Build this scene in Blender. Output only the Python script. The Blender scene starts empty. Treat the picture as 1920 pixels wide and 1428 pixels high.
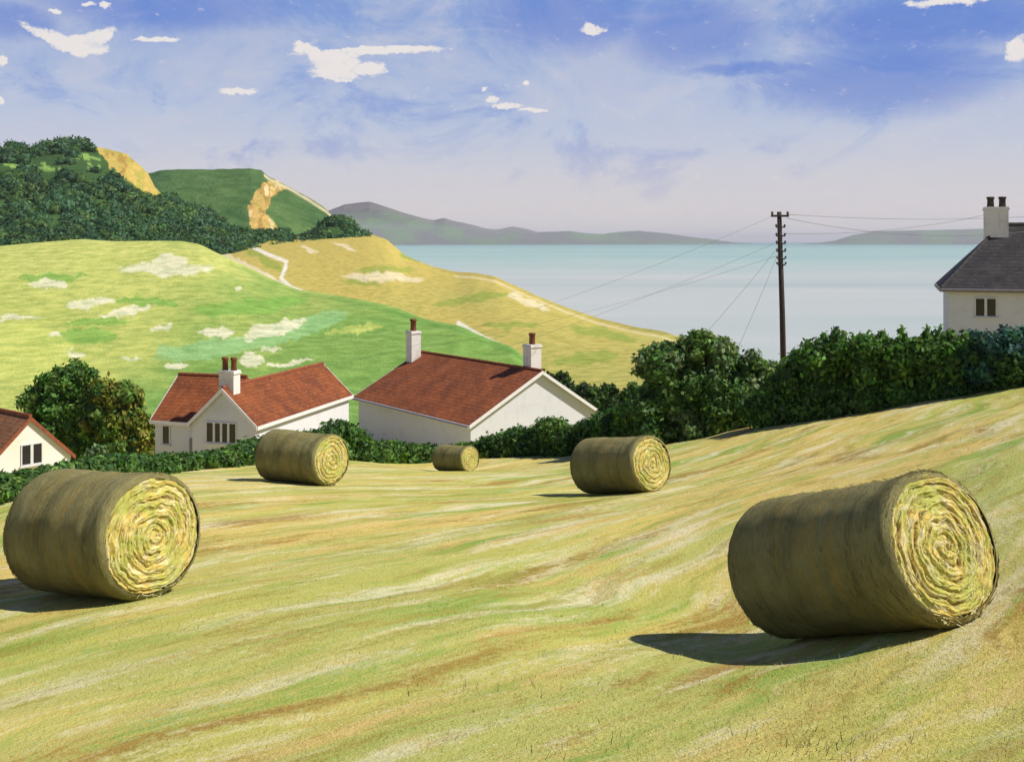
import bpy, math, random
import numpy as np
from mathutils import Vector, Matrix

random.seed(7)
RNG = np.random.default_rng(11)
S = bpy.context.scene
COL = S.collection
F = 2059.0            # focal length in photograph pixels
HY = 451.0            # eye level in the photograph
CZ = 62.0             # eye height above the sea (sea level is z = 0)

def P(px, py, Y):
    return np.array([(px - 960.0) / F * Y, Y, CZ - (py - HY) / F * Y])

# ------------------------------------------------------------------ noise
def vnoise(x, y, seed=0):
    x = np.asarray(x, float); y = np.asarray(y, float)
    xi = np.floor(x).astype(np.int64); yi = np.floor(y).astype(np.int64)
    xf = x - xi; yf = y - yi
    def h(a, b):
        n = (a * 374761393 + b * 668265263 + seed * 974634617) & 0x7fffffff
        n = ((n ^ (n >> 13)) * 1274126177) & 0x7fffffff
        return ((n ^ (n >> 16)) & 0xffff) / 65535.0
    u = xf * xf * (3 - 2 * xf); v = yf * yf * (3 - 2 * yf)
    a = h(xi, yi) * (1 - u) + h(xi + 1, yi) * u
    b = h(xi, yi + 1) * (1 - u) + h(xi + 1, yi + 1) * u
    return a * (1 - v) + b * v

def fbm(x, y, seed=0, oct=4):
    s = 0; a = .5; t = 0
    for i in range(oct):
        s = s + a * vnoise(x * 2 ** i, y * 2 ** i, seed + i * 17); t += a; a *= .5
    return s / t

# ------------------------------------------------------------------ objects
def tag(o, label=None, cat=None, group=None, kind=None):
    if label: o['label'] = label
    if cat: o['category'] = cat
    if group: o['group'] = group
    if kind: o['kind'] = kind
    return o

def empty(name, loc=(0, 0, 0), rz=0.0):
    o = bpy.data.objects.new(name, None)
    o.location = Vector([float(v) for v in loc]); o.rotation_euler = (0, 0, rz)
    o.empty_display_size = .3
    COL.objects.link(o)
    return o

def mesh_np(name, V, faces, mat=None, parent=None, cols=None, smooth=False, attr='tint'):
    """V (n,3); faces: (m,k) array or list of tuples; cols (n,3) point colours"""
    me = bpy.data.meshes.new(name)
    V = np.asarray(V, np.float32)
    if isinstance(faces, np.ndarray):
        m, k = faces.shape
        me.vertices.add(len(V)); me.vertices.foreach_set('co', V.ravel())
        me.loops.add(m * k); me.loops.foreach_set('vertex_index', faces.astype(np.int32).ravel())
        me.polygons.add(m)
        me.polygons.foreach_set('loop_start', np.arange(0, m * k, k, dtype=np.int32))
        me.polygons.foreach_set('loop_total', np.full(m, k, np.int32))
        me.update(calc_edges=True)
    else:
        me.from_pydata([tuple(map(float, v)) for v in V], [], [tuple(int(i) for i in f) for f in faces])
    me.validate()
    if smooth:
        me.polygons.foreach_set('use_smooth', np.ones(len(me.polygons), bool))
    if cols is not None:
        a = me.color_attributes.new(attr, 'FLOAT_COLOR', 'POINT')
        c = np.ones((len(V), 4), np.float32); c[:, :3] = cols
        a.data.foreach_set('color', c.ravel())
    if mat: me.materials.append(mat)
    o = bpy.data.objects.new(name, me)
    COL.objects.link(o)
    if parent: o.parent = parent
    return o

class MB:
    """collects simple shapes into one mesh"""
    def __init__(s): s.v = []; s.f = []
    def add(s, vs, fs):
        b = len(s.v); s.v += [tuple(map(float, v)) for v in vs]; s.f += [tuple(i + b for i in f) for f in fs]
    def box(s, c, h, M=None, taper=1.0):
        vs = []
        for z in (-1, 1):
            k = taper if z > 0 else 1.0
            for x, y in ((-1, -1), (1, -1), (1, 1), (-1, 1)):
                p = Vector((x * h[0] * k, y * h[1] * k, z * h[2]))
                if M: p = M @ p
                vs.append(p + Vector([float(q) for q in c]))
        s.add(vs, [(0, 3, 2, 1), (4, 5, 6, 7), (0, 1, 5, 4), (1, 2, 6, 5), (2, 3, 7, 6), (3, 0, 4, 7)])
    def prism(s, pts, ext):
        """polygon pts (3d, planar) extruded by vector ext"""
        n = len(pts); e = Vector(ext); p = [Vector(q) for q in pts]
        s.add(p + [q + e for q in p], [tuple(range(n))[::-1], tuple(range(n, 2 * n))] +
              [(i, (i + 1) % n, n + (i + 1) % n, n + i) for i in range(n)])
    def tube(s, pts, r, k=8, cap=True):
        pts = [Vector([float(q) for q in p]) for p in pts]
        if not hasattr(r, '__len__'): r = [r] * len(pts)
        vs = []; fs = []
        for i, p in enumerate(pts):
            d = (pts[min(i + 1, len(pts) - 1)] - pts[max(i - 1, 0)]).normalized()
            a = d.orthogonal().normalized() if abs(d.z) < .9 else Vector((1, 0, 0)).cross(d).normalized()
            b = d.cross(a)
            for j in range(k):
                t = 2 * math.pi * j / k
                vs.append(p + a * math.cos(t) * r[i] + b * math.sin(t) * r[i])
        for i in range(len(pts) - 1):
            for j in range(k):
                fs.append((i * k + j, i * k + (j + 1) % k, (i + 1) * k + (j + 1) % k, (i + 1) * k + j))
        if cap:
            fs.append(tuple(range(k))[::-1]); n = (len(pts) - 1) * k
            fs.append(tuple(range(n, n + k)))
        s.add(vs, fs)
    def lathe(s, c, prof, k=14):
        vs = []; fs = []
        for r, z in prof:
            for j in range(k):
                t = 2 * math.pi * j / k
                vs.append((c[0] + r * math.cos(t), c[1] + r * math.sin(t), c[2] + z))
        for i in range(len(prof) - 1):
            for j in range(k):
                fs.append((i * k + j, i * k + (j + 1) % k, (i + 1) * k + (j + 1) % k, (i + 1) * k + j))
        s.add(vs, fs + [tuple(range(k))[::-1]])
    def build(s, name, mat, parent=None, smooth=False):
        return mesh_np(name, np.array(s.v), s.f, mat, parent, smooth=smooth)

# ------------------------------------------------------------------ materials
class NT:
    def __init__(s, nt): s.nt = nt; s.n = nt.nodes; s.l = nt.links
    def new(s, t, **kw):
        n = s.n.new(t)
        for k, v in kw.items(): setattr(n, k, v)
        return n
    def set(s, sock, v):
        if v is None: return
        if isinstance(v, bpy.types.NodeSocket): s.l.new(v, sock)
        else:
            if hasattr(sock.default_value, '__len__'):
                v = tuple(v)
                if len(sock.default_value) == 4 and len(v) == 3: v = v + (1,)
            sock.default_value = v
    def math(s, op, a, b=None, c=None, clamp=False):
        n = s.new('ShaderNodeMath', operation=op, use_clamp=clamp)
        s.set(n.inputs[0], a)
        if b is not None: s.set(n.inputs[1], b)
        if c is not None: s.set(n.inputs[2], c)
        return n.outputs[0]
    def noise(s, vec, scale, detail=4, rough=.55, dist=0, out='Fac'):
        n = s.new('ShaderNodeTexNoise'); s.set(n.inputs['Vector'], vec)
        n.inputs['Scale'].default_value = scale; n.inputs['Detail'].default_value = detail
        n.inputs['Roughness'].default_value = rough; n.inputs['Distortion'].default_value = dist
        return n.outputs[out]
    def map(s, vec, rot=(0, 0, 0), scale=(1, 1, 1), loc=(0, 0, 0)):
        n = s.new('ShaderNodeMapping'); s.set(n.inputs['Vector'], vec)
        n.inputs['Rotation'].default_value = rot; n.inputs['Scale'].default_value = scale; n.inputs['Location'].default_value = loc
        return n.outputs[0]
    def step(s, x, lo, hi):
        n = s.new('ShaderNodeMapRange', interpolation_type='SMOOTHSTEP')
        s.set(n.inputs[0], x); n.inputs[1].default_value = lo; n.inputs[2].default_value = hi
        return n.outputs[0]
    def mix(s, f, a, b, mode='MIX'):
        n = s.new('ShaderNodeMix', data_type='RGBA', blend_type=mode)
        s.set(n.inputs[0], f); s.set(n.inputs[6], a); s.set(n.inputs[7], b)
        return n.outputs[2]
    def bump(s, h, strength=.5, dist=.05):
        n = s.new('ShaderNodeBump'); s.set(n.inputs['Height'], h)
        n.inputs['Strength'].default_value = strength; n.inputs['Distance'].default_value = dist
        return n.outputs[0]

def material(name, rough=.85, spec=.2):
    m = bpy.data.materials.new(name); m.use_nodes = True
    g = NT(m.node_tree); b = g.n['Principled BSDF']
    b.inputs['Roughness'].default_value = rough
    b.inputs['Specular IOR Level'].default_value = spec
    return m, g, b

def pos(g): return g.new('ShaderNodeNewGeometry').outputs['Position']
def objc(g): return g.new('ShaderNodeTexCoord').outputs['Object']
def attr(g, n='tint'): return g.new('ShaderNodeAttribute', attribute_name=n).outputs['Color']

MOW = math.radians(52)
def field_material(name, blade=False):
    m, g, b = material(name, .9, .1)
    p = pos(g)
    n = g.new('ShaderNodeVectorMath', operation='MULTIPLY_ADD')
    g.set(n.inputs[0], g.noise(p, .16, 3, .55, out='Color')); n.inputs[1].default_value = (2.4, 2.4, 0); g.set(n.inputs[2], p)
    along = g.map(n.outputs[0], (0, 0, -MOW))
    L = lambda sx, sy, loc=(0, 0, 0), d=4, r=.6: g.noise(g.map(along, scale=(sx, sy, 0), loc=loc), 1.0, d, r)
    n1 = L(.06, .36, d=3); n2 = L(.15, 1.05, (7, 3, 0)); n3 = L(.7, 3.4, (2, 9, 0), 5, .75); n4 = L(.10, .62, (31, 17, 0)); n5 = L(.12, .80, (51, 5, 0)); n6 = L(.2, 1.3, (11, 45, 0))
    big = g.noise(p, .09, 3, .5); fine = g.noise(p, 9, 6, .75)
    k = lambda f, lo, hi, a: g.math('MULTIPLY', g.step(f, lo, hi), a)
    rag = g.math('MULTIPLY', g.math('SUBTRACT', fine, .5), .24)
    n1, n2, n4, n5, n6 = [g.math('ADD', q, rag) for q in (n1, n2, n4, n5, n6)]
    n7 = g.math('ADD', L(.045, .30, (91, 25, 0), 3), rag); n8 = g.math('ADD', L(.42, 1.9, (17, 71, 0), 5, .7), rag); n9 = g.math('ADD', L(.36, 1.7, (57, 33, 0), 5, .7), rag)
    c = g.mix(g.step(n1, .40, .58), (.49, .475, .110), (.66, .495, .145))
    c = g.mix(k(n7, .50, .62, .70), c, (.44, .47, .125))
    c = g.mix(k(n7, .46, .36, .55), c, (.68, .56, .23))
    c = g.mix(k(n4, .52, .63, .88), c, (.220, .36, .050))        # green regrowth strips
    c = g.mix(k(n2, .51, .67, .80), c, (.74, .68, .43))          # pale swept stubble
    c = g.mix(k(n5, .45, .34, .85), c, (.34, .20, .040))        # brown windrows
    c = g.mix(k(n6, .57, .70, .45), c, (.70, .45, .18))          # orange straw
    c = g.mix(k(n6, .44, .34, .60), c, (.29, .27, .045))
    c = g.mix(k(n8, .53, .66, .65), c, (.30, .385, .07))
    c = g.mix(k(n8, .45, .35, .45), c, (.66, .45, .15))
    c = g.mix(k(n9, .54, .66, .65), c, (.72, .65, .36))
    c = g.mix(k(n9, .46, .35, .60), c, (.36, .27, .055))
    c = g.mix(k(n3, .53, .68, .40), c, (.72, .62, .28))
    c = g.mix(k(n3, .46, .30, .45), c, (.32, .28, .06))
    c = g.mix(k(fine, .54, .72, .30), c, (.72, .62, .30))
    c = g.mix(k(fine, .46, .28, .35), c, (.30, .25, .05))
    if blade:
        c = g.mix(.35, c, attr(g))
        nv = g.new('ShaderNodeVectorMath', operation='MULTIPLY_ADD')   # short blades shade like the sward they belong to
        g.set(nv.inputs[0], g.new('ShaderNodeNewGeometry').outputs['Normal']); nv.inputs[1].default_value = (.35, .35, .2); nv.inputs[2].default_value = (0, 0, .8)
        nn = g.new('ShaderNodeVectorMath', operation='NORMALIZE'); g.set(nn.inputs[0], nv.outputs[0])
        g.set(b.inputs['Normal'], nn.outputs[0])
    g.set(b.inputs['Base Color'], c)
    if not blade:
        h = g.math('ADD', g.math('MULTIPLY', n3, .7), g.math('ADD', g.noise(p, 26, 5, .7), g.math('MULTIPLY', fine, .8)))
        g.set(b.inputs['Normal'], g.bump(h, .6, .07))
    return m

def terrain_material(name, fine=.25, mott=.35, bump=.6, dist=.6):
    m, g, b = material(name, .95, .05)
    p = pos(g)
    n = g.noise(p, fine, 6, .65); n2 = g.noise(p, fine * 6, 4, .6)
    c = attr(g)
    dark = g.mix(1.0, c, (.66, .74, .60), 'MULTIPLY')
    lite = g.mix(1.0, c, (1.2, 1.13, 1.1), 'MULTIPLY')
    c = g.mix(g.step(n, .3, .7), dark, lite)
    c = g.mix(g.math('MULTIPLY', g.step(n2, .45, .75), mott), c, dark)
    g.set(b.inputs['Base Color'], c)
    g.set(b.inputs['Normal'], g.bump(g.math('ADD', n, n2), bump, dist))
    return m

def leaf_material(name):
    m, g, b = material(name, .6, .25)
    c = attr(g)
    n = g.noise(pos(g), 1.3, 3, .6)
    c = g.mix(g.math('MULTIPLY', g.step(n, .5, .75), .5), c, g.mix(1.0, c, (1.8, 1.5, .9), 'MULTIPLY'))
    g.set(b.inputs['Base Color'], c)
    tr = g.new('ShaderNodeBsdfTranslucent'); g.set(tr.inputs[0], g.mix(1.0, c, (1.3, 1.4, .6), 'MULTIPLY'))
    mx = g.new('ShaderNodeMixShader'); mx.inputs[0].default_value = .28
    out = g.n['Material Output']
    g.l.new(b.outputs[0], mx.inputs[1]); g.l.new(tr.outputs[0], mx.inputs[2]); g.l.new(mx.outputs[0], out.inputs[0])
    return m

def wall_material(name, base, stain, amount=.5):
    m, g, b = material(name, .9, .15)
    p = objc(g)
    n = g.noise(p, .9, 5, .65); f = g.noise(p, 22, 4, .7)
    c = g.mix(g.math('MULTIPLY', g.step(n, .48, .72), amount), base, stain)
    streak = g.noise(g.map(p, scale=(3, 3, .25)), 1.6, 4, .6)
    c = g.mix(g.math('MULTIPLY', g.step(streak, .55, .75), amount * .7), c, stain)
    g.set(b.inputs['Base Color'], c)
    g.set(b.inputs['Normal'], g.bump(f, .6, .03))
    return m

def roof_material(name, a, b_, c_, lichen, course=.17):
    m, g, b = material(name, .8, .2)
    p = objc(g)
    sep = g.new('ShaderNodeSeparateXYZ'); g.set(sep.inputs[0], p)
    n = g.noise(p, .7, 5, .65); n2 = g.noise(p, 4.5, 4, .7)
    c = g.mix(g.step(n, .32, .66), a, b_)
    c = g.mix(g.math('MULTIPLY', g.step(n2, .5, .72), .7), c, c_)
    c = g.mix(g.math('MULTIPLY', g.step(g.noise(g.map(p, loc=(4, 1, 7)), 1.4, 5, .7), .62, .74), .6), c, lichen)
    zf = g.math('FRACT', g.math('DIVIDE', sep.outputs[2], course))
    row = g.math('FLOOR', g.math('DIVIDE', sep.outputs[2], course))
    xx = g.math('ADD', g.math('ADD', sep.outputs[0], sep.outputs[1]), g.math('MULTIPLY', row, .165))
    xf = g.math('FRACT', g.math('DIVIDE', xx, .33))
    gap = g.math('LESS_THAN', xf, .10)
    vv = g.new('ShaderNodeCombineXYZ'); g.set(vv.inputs[0], g.math('FLOOR', g.math('DIVIDE', xx, .33))); g.set(vv.inputs[1], row)
    wn = g.new('ShaderNodeTexWhiteNoise', noise_dimensions='2D'); g.set(wn.inputs['Vector'], vv.outputs[0])
    c = g.mix(g.math('MULTIPLY', wn.outputs[0], .42), c, g.mix(1.0, c, (.5, .48, .5), 'MULTIPLY'))
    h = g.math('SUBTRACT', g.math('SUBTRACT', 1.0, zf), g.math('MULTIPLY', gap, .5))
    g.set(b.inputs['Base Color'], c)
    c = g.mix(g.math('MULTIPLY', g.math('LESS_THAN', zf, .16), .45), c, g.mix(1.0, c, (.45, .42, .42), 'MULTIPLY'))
    g.set(b.inputs['Base Color'], c)
    g.set(b.inputs['Normal'], g.bump(h, .9, .05))
    return m

def plain(name, col, rough=.7, spec=.3, var=.25, scale=6):
    m, g, b = material(name, rough, spec)
    n = g.noise(objc(g), scale, 5, .65)
    c = g.mix(g.step(n, .3, .7), tuple(x * (1 - var) for x in col), tuple(min(1, x * (1 + var)) for x in col))
    g.set(b.inputs['Base Color'], c); g.set(b.inputs['Normal'], g.bump(n, .3, .02))
    return m

M = {}
M['field'] = field_material('mown_stubble')
M['blade'] = field_material('cut_grass_blades', True)
M['terrain'] = terrain_material('rough_grass_hillside', .35, .35, .5, .5)
M['scrub'] = terrain_material('scrubby_hillside', .045, .6, .8, 3.0)
M['far'] = terrain_material('far_hillside', .012, .4, .5, 8)
M['leaf'] = leaf_material('hedge_leaves')
M['wall_white'] = wall_material('white_roughcast', (.63, .63, .655), (.50, .485, .47), .45)
M['wall_cream'] = wall_material('cream_roughcast', (.76, .73, .66), (.72, .66, .34), .4)
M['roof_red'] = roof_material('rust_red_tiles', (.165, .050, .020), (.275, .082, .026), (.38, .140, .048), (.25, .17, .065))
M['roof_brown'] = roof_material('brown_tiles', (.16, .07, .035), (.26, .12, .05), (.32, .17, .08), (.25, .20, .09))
M['roof_slate'] = roof_material('dark_slates', (.030, .028, .030), (.052, .047, .047), (.085, .08, .078), (.10, .10, .08), .2)
M['trim'] = plain('white_painted_trim', (.72, .70, .68), .55, .3, .08)
M['soffit'] = plain('grey_painted_soffit', (.22, .20, .21), .7, .2, .15)
M['ridge'] = plain('clay_ridge_tile', (.24, .075, .035), .8, .2, .3)
M['ridge_slate'] = plain('slate_ridge_tile', (.06, .055, .055), .8, .2, .3)
M['pot'] = plain('clay_chimney_pot', (.17, .062, .030), .8, .2, .35)
M['pot_dark'] = plain('sooty_chimney_pot', (.055, .04, .035), .85, .2, .35)
M['stack'] = wall_material('chimney_render', (.70, .67, .62), (.45, .40, .34), .7)
M['glass'] = plain('dark_window_glass', (.018, .017, .022), .12, .5, .1)
M['frame'] = plain('white_window_frame', (.62, .60, .58), .5, .3, .06)
M['pipe'] = plain('grey_downpipe', (.20, .19, .20), .5, .3, .1)
M['bark'] = plain('tree_bark', (.10, .07, .045), .95, .1, .4, 9)
M['pole'] = plain('creosoted_pole', (.055, .042, .034), .85, .2, .45, 14)
M['insul'] = plain('brown_ceramic', (.09, .06, .05), .3, .5, .2)
M['wire'] = plain('weathered_wire', (.20, .19, .19), .6, .3, .1)

# ------------------------------------------------------------------ camera
cam = bpy.data.cameras.new('camera'); co = bpy.data.objects.new('camera', cam); COL.objects.link(co)
co.location = (0, 0, CZ); co.rotation_euler = (math.pi / 2, 0, 0)
cam.sensor_width = 36; cam.lens = 36 * F / 1920; cam.shift_y = -(714 - HY) / 1920
cam.clip_start = .1; cam.clip_end = 120000
S.camera = co

# ------------------------------------------------------------------ light
SUN_AZ, SUN_EL = math.radians(-10), math.radians(49)     # direction TO the sun, measured from +X
sd = Vector((math.cos(SUN_EL) * math.cos(SUN_AZ), math.cos(SUN_EL) * math.sin(SUN_AZ), math.sin(SUN_EL)))
sl = bpy.data.lights.new('sun', 'SUN'); sl.energy = 4.8; sl.angle = math.radians(.55); sl.color = (1.0, .945, .86)
so = bpy.data.objects.new('sun', sl); COL.objects.link(so)
so.rotation_euler = sd.to_track_quat('Z', 'Y').to_euler()

w = bpy.data.worlds.new('World'); S.world = w; w.use_nodes = True
g = NT(w.node_tree)
bg = g.n['Background']
sky = g.new('ShaderNodeTexSky', sky_type='NISHITA'); sky.sun_disc = False
sky.sun_elevation = SUN_EL; sky.sun_rotation = math.pi / 2 - SUN_AZ
sky.air_density = 1.0; sky.dust_density = .6; sky.ozone_density = 2.0
dv = g.new('ShaderNodeTexCoord').outputs['Generated']
sp = g.new('ShaderNodeSeparateXYZ'); g.set(sp.inputs[0], dv)
dx, dy, dz = sp.outputs
AZ = g.math('ARCTAN2', dx, dy); EL = g.math('ARCSINE', dz)
cv = g.new('ShaderNodeCombineXYZ'); g.set(cv.inputs[0], AZ); g.set(cv.inputs[1], EL)
ae = cv.outputs[0]
def ang(px, py):
    a = math.atan((px - 960) / F); return a, math.atan((HY - py) / F * math.cos(a))
wob = g.noise(ae, 30, 9, .72, out='Color')
wn_ = g.new('ShaderNodeVectorMath', operation='MULTIPLY_ADD')
g.set(wn_.inputs[0], wob); wn_.inputs[1].default_value = (.034, .020, 0); g.set(wn_.inputs[2], ae)
wsub = g.new('ShaderNodeVectorMath', operation='SUBTRACT'); g.set(wsub.inputs[0], wn_.outputs[0]); wsub.inputs[1].default_value = (.017, .010, 0)
wsep = g.new('ShaderNodeSeparateXYZ'); g.set(wsep.inputs[0], wsub.outputs[0])
WA, WE = wsep.outputs[0], wsep.outputs[1]
def blob(px, py, rx, ry, soft=.25, rot=0.0):
    soft = min(.97, soft * 1.3 + .28)
    """mask of an ellipse fixed in the sky, ragged by noise"""
    a0, e0 = ang(px, py)
    u = g.math('SUBTRACT', WA, a0); v = g.math('SUBTRACT', WE, e0)
    if rot:
        c, s_ = math.cos(rot), math.sin(rot)
        u, v = (g.math('ADD', g.math('MULTIPLY', u, c), g.math('MULTIPLY', v, s_)),
                g.math('SUBTRACT', g.math('MULTIPLY', v, c), g.math('MULTIPLY', u, s_)))
    u = g.math('DIVIDE', u, rx / F); v = g.math('DIVIDE', v, ry / F)
    d = g.math('ADD', g.math('MULTIPLY', u, u), g.math('MULTIPLY', v, v))
    return g.step(d, 1 + soft, 1 - soft)
def vmax(ms):
    r = ms[0]
    for m_ in ms[1:]: r = g.math('MAXIMUM', r, m_)
    return r
STR = .10
K = 1.0 / STR
def sc(c): return tuple(x * K for x in c)
# Nishita sky brought towards the soft violet blue of the place
base = g.mix(1.0, sky.outputs[0], (1.0, .80, 1.04), 'MULTIPLY')
wash = g.noise(g.map(ae, scale=(1, 1.7, 1), loc=(3.1, 1.2, 0)), 6.5, 8, .68, .6)
lowc, midc, topc, zen = sc((.54, .545, .575)), sc((.405, .470, .600)), sc((.195, .300, .560)), sc((.022, .060, .21))
gr = g.mix(g.step(EL, .0, .12), lowc, midc); gr = g.mix(g.step(EL, .09, .215), gr, topc); gr = g.mix(g.step(EL, .235, .55), gr, zen)
base = g.mix(.93, base, gr)
# thin high veil, uneven like brushed cirrus
vis = g.step(EL, .45, .24)
wash2 = g.noise(g.map(ae, scale=(1, 2.2, 1), loc=(8.1, 4.2, 0)), 11, 6, .65, .8)
base = g.mix(g.math('MULTIPLY', g.math('MULTIPLY', g.step(wash, .40, .62), .62), vis), base, sc((.44, .465, .575)))
base = g.mix(g.math('MULTIPLY', g.math('MULTIPLY', g.step(wash2, .50, .68), .35), vis), base, sc((.52, .525, .585)))
base = g.mix(g.math('MULTIPLY', g.math('MULTIPLY', g.step(wash, .48, .34), .60), vis), base, sc((.155, .245, .555)))
base = g.mix(g.math('MULTIPLY', g.step(EL, .115, .01), .75), base, sc((.60, .55, .535)))
deep = vmax([blob(1420, 128, 130, 12, .8), blob(1650, 150, 190, 60, .95), blob(1060, 30, 150, 60, .95), blob(1750, 40, 220, 45, .95), blob(300, 10, 200, 40, .95), blob(30, 40, 60, 30, .95), blob(1290, 60, 120, 60, .95)])
base = g.mix(g.math('MULTIPLY', deep, .62), base, sc((.072, .165, .52)))
white = vmax([blob(95, 68, 48, 10, .35, -.28), blob(150, 84, 44, 15, .3, .0), blob(186, 68, 34, 14, .35, .6), blob(150, 96, 16, 12, .35), blob(290, 72, 42, 4, .5),
              blob(690, 99, 132, 9, .3, .06), blob(630, 120, 48, 24, .3, .25), blob(596, 108, 50, 12, .3, -.45), blob(690, 130, 34, 11, .7), blob(640, 142, 36, 9, .35),
              blob(1000, 208, 28, 4, .7), blob(950, 200, 26, 5, .8), blob(925, 188, 12, 6, .8), blob(912, 168, 5, 4, .8), blob(450, 170, 34, 6, .8), blob(1110, 54, 22, 9, .5), blob(985, 155, 7, 5, .5),
              blob(1908, 92, 22, 18, .35, .8), blob(1770, 4, 60, 8, .5), blob(196, 14, 12, 5, .7), blob(165, 10, 10, 4, .8), blob(3, 115, 9, 8, .4), blob(2, 188, 8, 6, .4), blob(105, 22, 8, 4, .6)])
dry = g.noise(g.map(ae, scale=(1, 1.6, 1)), 70, 7, .75)
white = g.step(g.math('ADD', white, g.math('MULTIPLY', g.math('SUBTRACT', dry, .5), 2.6)), .18, .90)
base = g.mix(white, base, sc((.68, .645, .63)))
g.set(bg.inputs['Color'], base); bg.inputs['Strength'].default_value = STR

S.view_settings.view_transform = 'Standard'; S.view_settings.look = 'None'
S.view_settings.exposure = 0.28; S.view_settings.gamma = 1.0
S.render.engine = 'CYCLES'
S.cycles.use_denoising = True
S.cycles.max_bounces = 6; S.cycles.diffuse_bounces = 3; S.cycles.volume_bounces = 0
S.cycles.use_adaptive_sampling = True

# ------------------------------------------------------------------ the field: a smooth sheet through surveyed points
pts = [(0, 1428, 8.1), (480, 1428, 7.7), (960, 1428, 7.3), (1440, 1428, 6.9), (1920, 1428, 6.5),
       (1600, 1187, 11.4), (1780, 1174, 10.4), (1420, 1207, 12.3), (1900, 1120, 10.8), (180, 1112, 14.7), (900, 1150, 12.6), (560, 900, 31.5), (1160, 920, 30),
       (850, 884, 47), (0, 942, 23.5), (300, 888, 35), (640, 862, 46), (900, 858, 54), (1100, 850, 51), (1260, 836, 46),
       (1450, 800, 44), (1600, 775, 42.5), (1920, 722, 39.5), (960, 1000, 19.5), (1500, 950, 19), (1900, 890, 17)]
ctrl = [tuple(P(*q)) for q in pts]
ctrl += [(-4, 0, CZ - 2.4), (4, 0, CZ - 1.4), (0, 0, CZ - 1.85), (12, 5, CZ - .9), (-12, 5, CZ - 3.6), (0, -8, CZ - .6),
         (-13, 16, CZ - 5.2), (13, 18, CZ - 2.6), (24, 30, CZ - 2.6), (-24, 30, CZ - 8.4),
         (-14, 62, CZ - 13.0), (-26, 58, CZ - 13.4), (-20, 75, CZ - 15), (2, 76, CZ - 15.0), (-8, 85, CZ - 15.6), (14, 58, CZ - 9.0),
         (29, 62, CZ - 6.4), (38, 62, CZ - 5.2), (45, 50, CZ - 3.0), (22, 78, CZ - 12), (36, 85, CZ - 11), (-30, 100, CZ - 17.5), (0, 105, CZ - 18),
         (25, 105, CZ - 20), (45, 105, CZ - 18), (-50, 60, CZ - 14), (-45, 100, CZ - 18), (-40, 30, CZ - 10)]
ctrl = np.array(ctrl)
def tps_fit(c):
    n = len(c); XY = c[:, :2] / 50.0
    d2 = ((XY[:, None] - XY[None]) ** 2).sum(-1)
    Kk = np.where(d2 > 0, .5 * d2 * np.log(np.maximum(d2, 1e-12)), 0) + np.eye(n) * 2e-5
    Pm = np.c_[np.ones(n), XY]
    A = np.block([[Kk, Pm], [Pm.T, np.zeros((3, 3))]])
    return np.linalg.solve(A, np.r_[c[:, 2], 0, 0, 0])
TW = tps_fit(ctrl)
def zf(X, Y):
    X = np.asarray(X, float); Y = np.asarray(Y, float); sh = X.shape
    q = np.c_[X.ravel(), Y.ravel()] / 50.0
    out = np.zeros(len(q))
    for i, c in enumerate(ctrl):
        d2 = ((q - c[:2] / 50.0) ** 2).sum(1)
        out += TW[i] * np.where(d2 > 0, .5 * d2 * np.log(np.maximum(d2, 1e-12)), 0)
    out += TW[-3] + TW[-2] * q[:, 0] + TW[-1] * q[:, 1]
    return out.reshape(sh)
def zg(x, y): return float(zf(np.array([x]), np.array([y]))[0])
cs, sn = math.cos(MOW), math.sin(MOW)
def ridge(X, Y):
    v = -X * sn + Y * cs; u = X * cs + Y * sn
    v = v + 1.2 * (fbm(u * .05, v * .05, 3) - .5)
    a = fbm(u * .12, v * .9, 5, 3) - .5
    return .09 * a + .03 * (fbm(u * .6, v * 3.2, 9, 3) - .5)
def ray_field(px, py):
    """where the line of sight first meets the field"""
    Y = np.linspace(5, 90, 4000); X = (px - 960) / F * Y
    d = (CZ - (py - HY) / F * Y) - zf(X, Y)
    i = int(np.argmax(d < 0))
    return X[i], Y[i], CZ - (py - HY) / F * Y[i]

def grid_faces(nu, nv):
    i = np.arange(nu - 1)[:, None] * nv + np.arange(nv - 1)[None]
    return np.stack([i, i + nv, i + nv + 1, i + 1], -1).reshape(-1, 4)

ys = np.concatenate([np.linspace(-8, 6, 20)[:-1], np.linspace(6, 30, 240)[:-1], np.linspace(30, 112, 220)])
us = np.linspace(-1, 1, 440)
YY, UU = np.meshgrid(ys, us, indexing='ij')
XX = UU * (10 + np.clip(YY + 8, 0, None) * .72)
ZZ = zf(XX, YY) + ridge(XX, YY)
o = mesh_np('field', np.stack([XX, YY, ZZ], -1).reshape(-1, 3), grid_faces(len(ys), len(us))[:, ::-1], M['field'], smooth=True)
tag(o, kind='structure')

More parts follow.
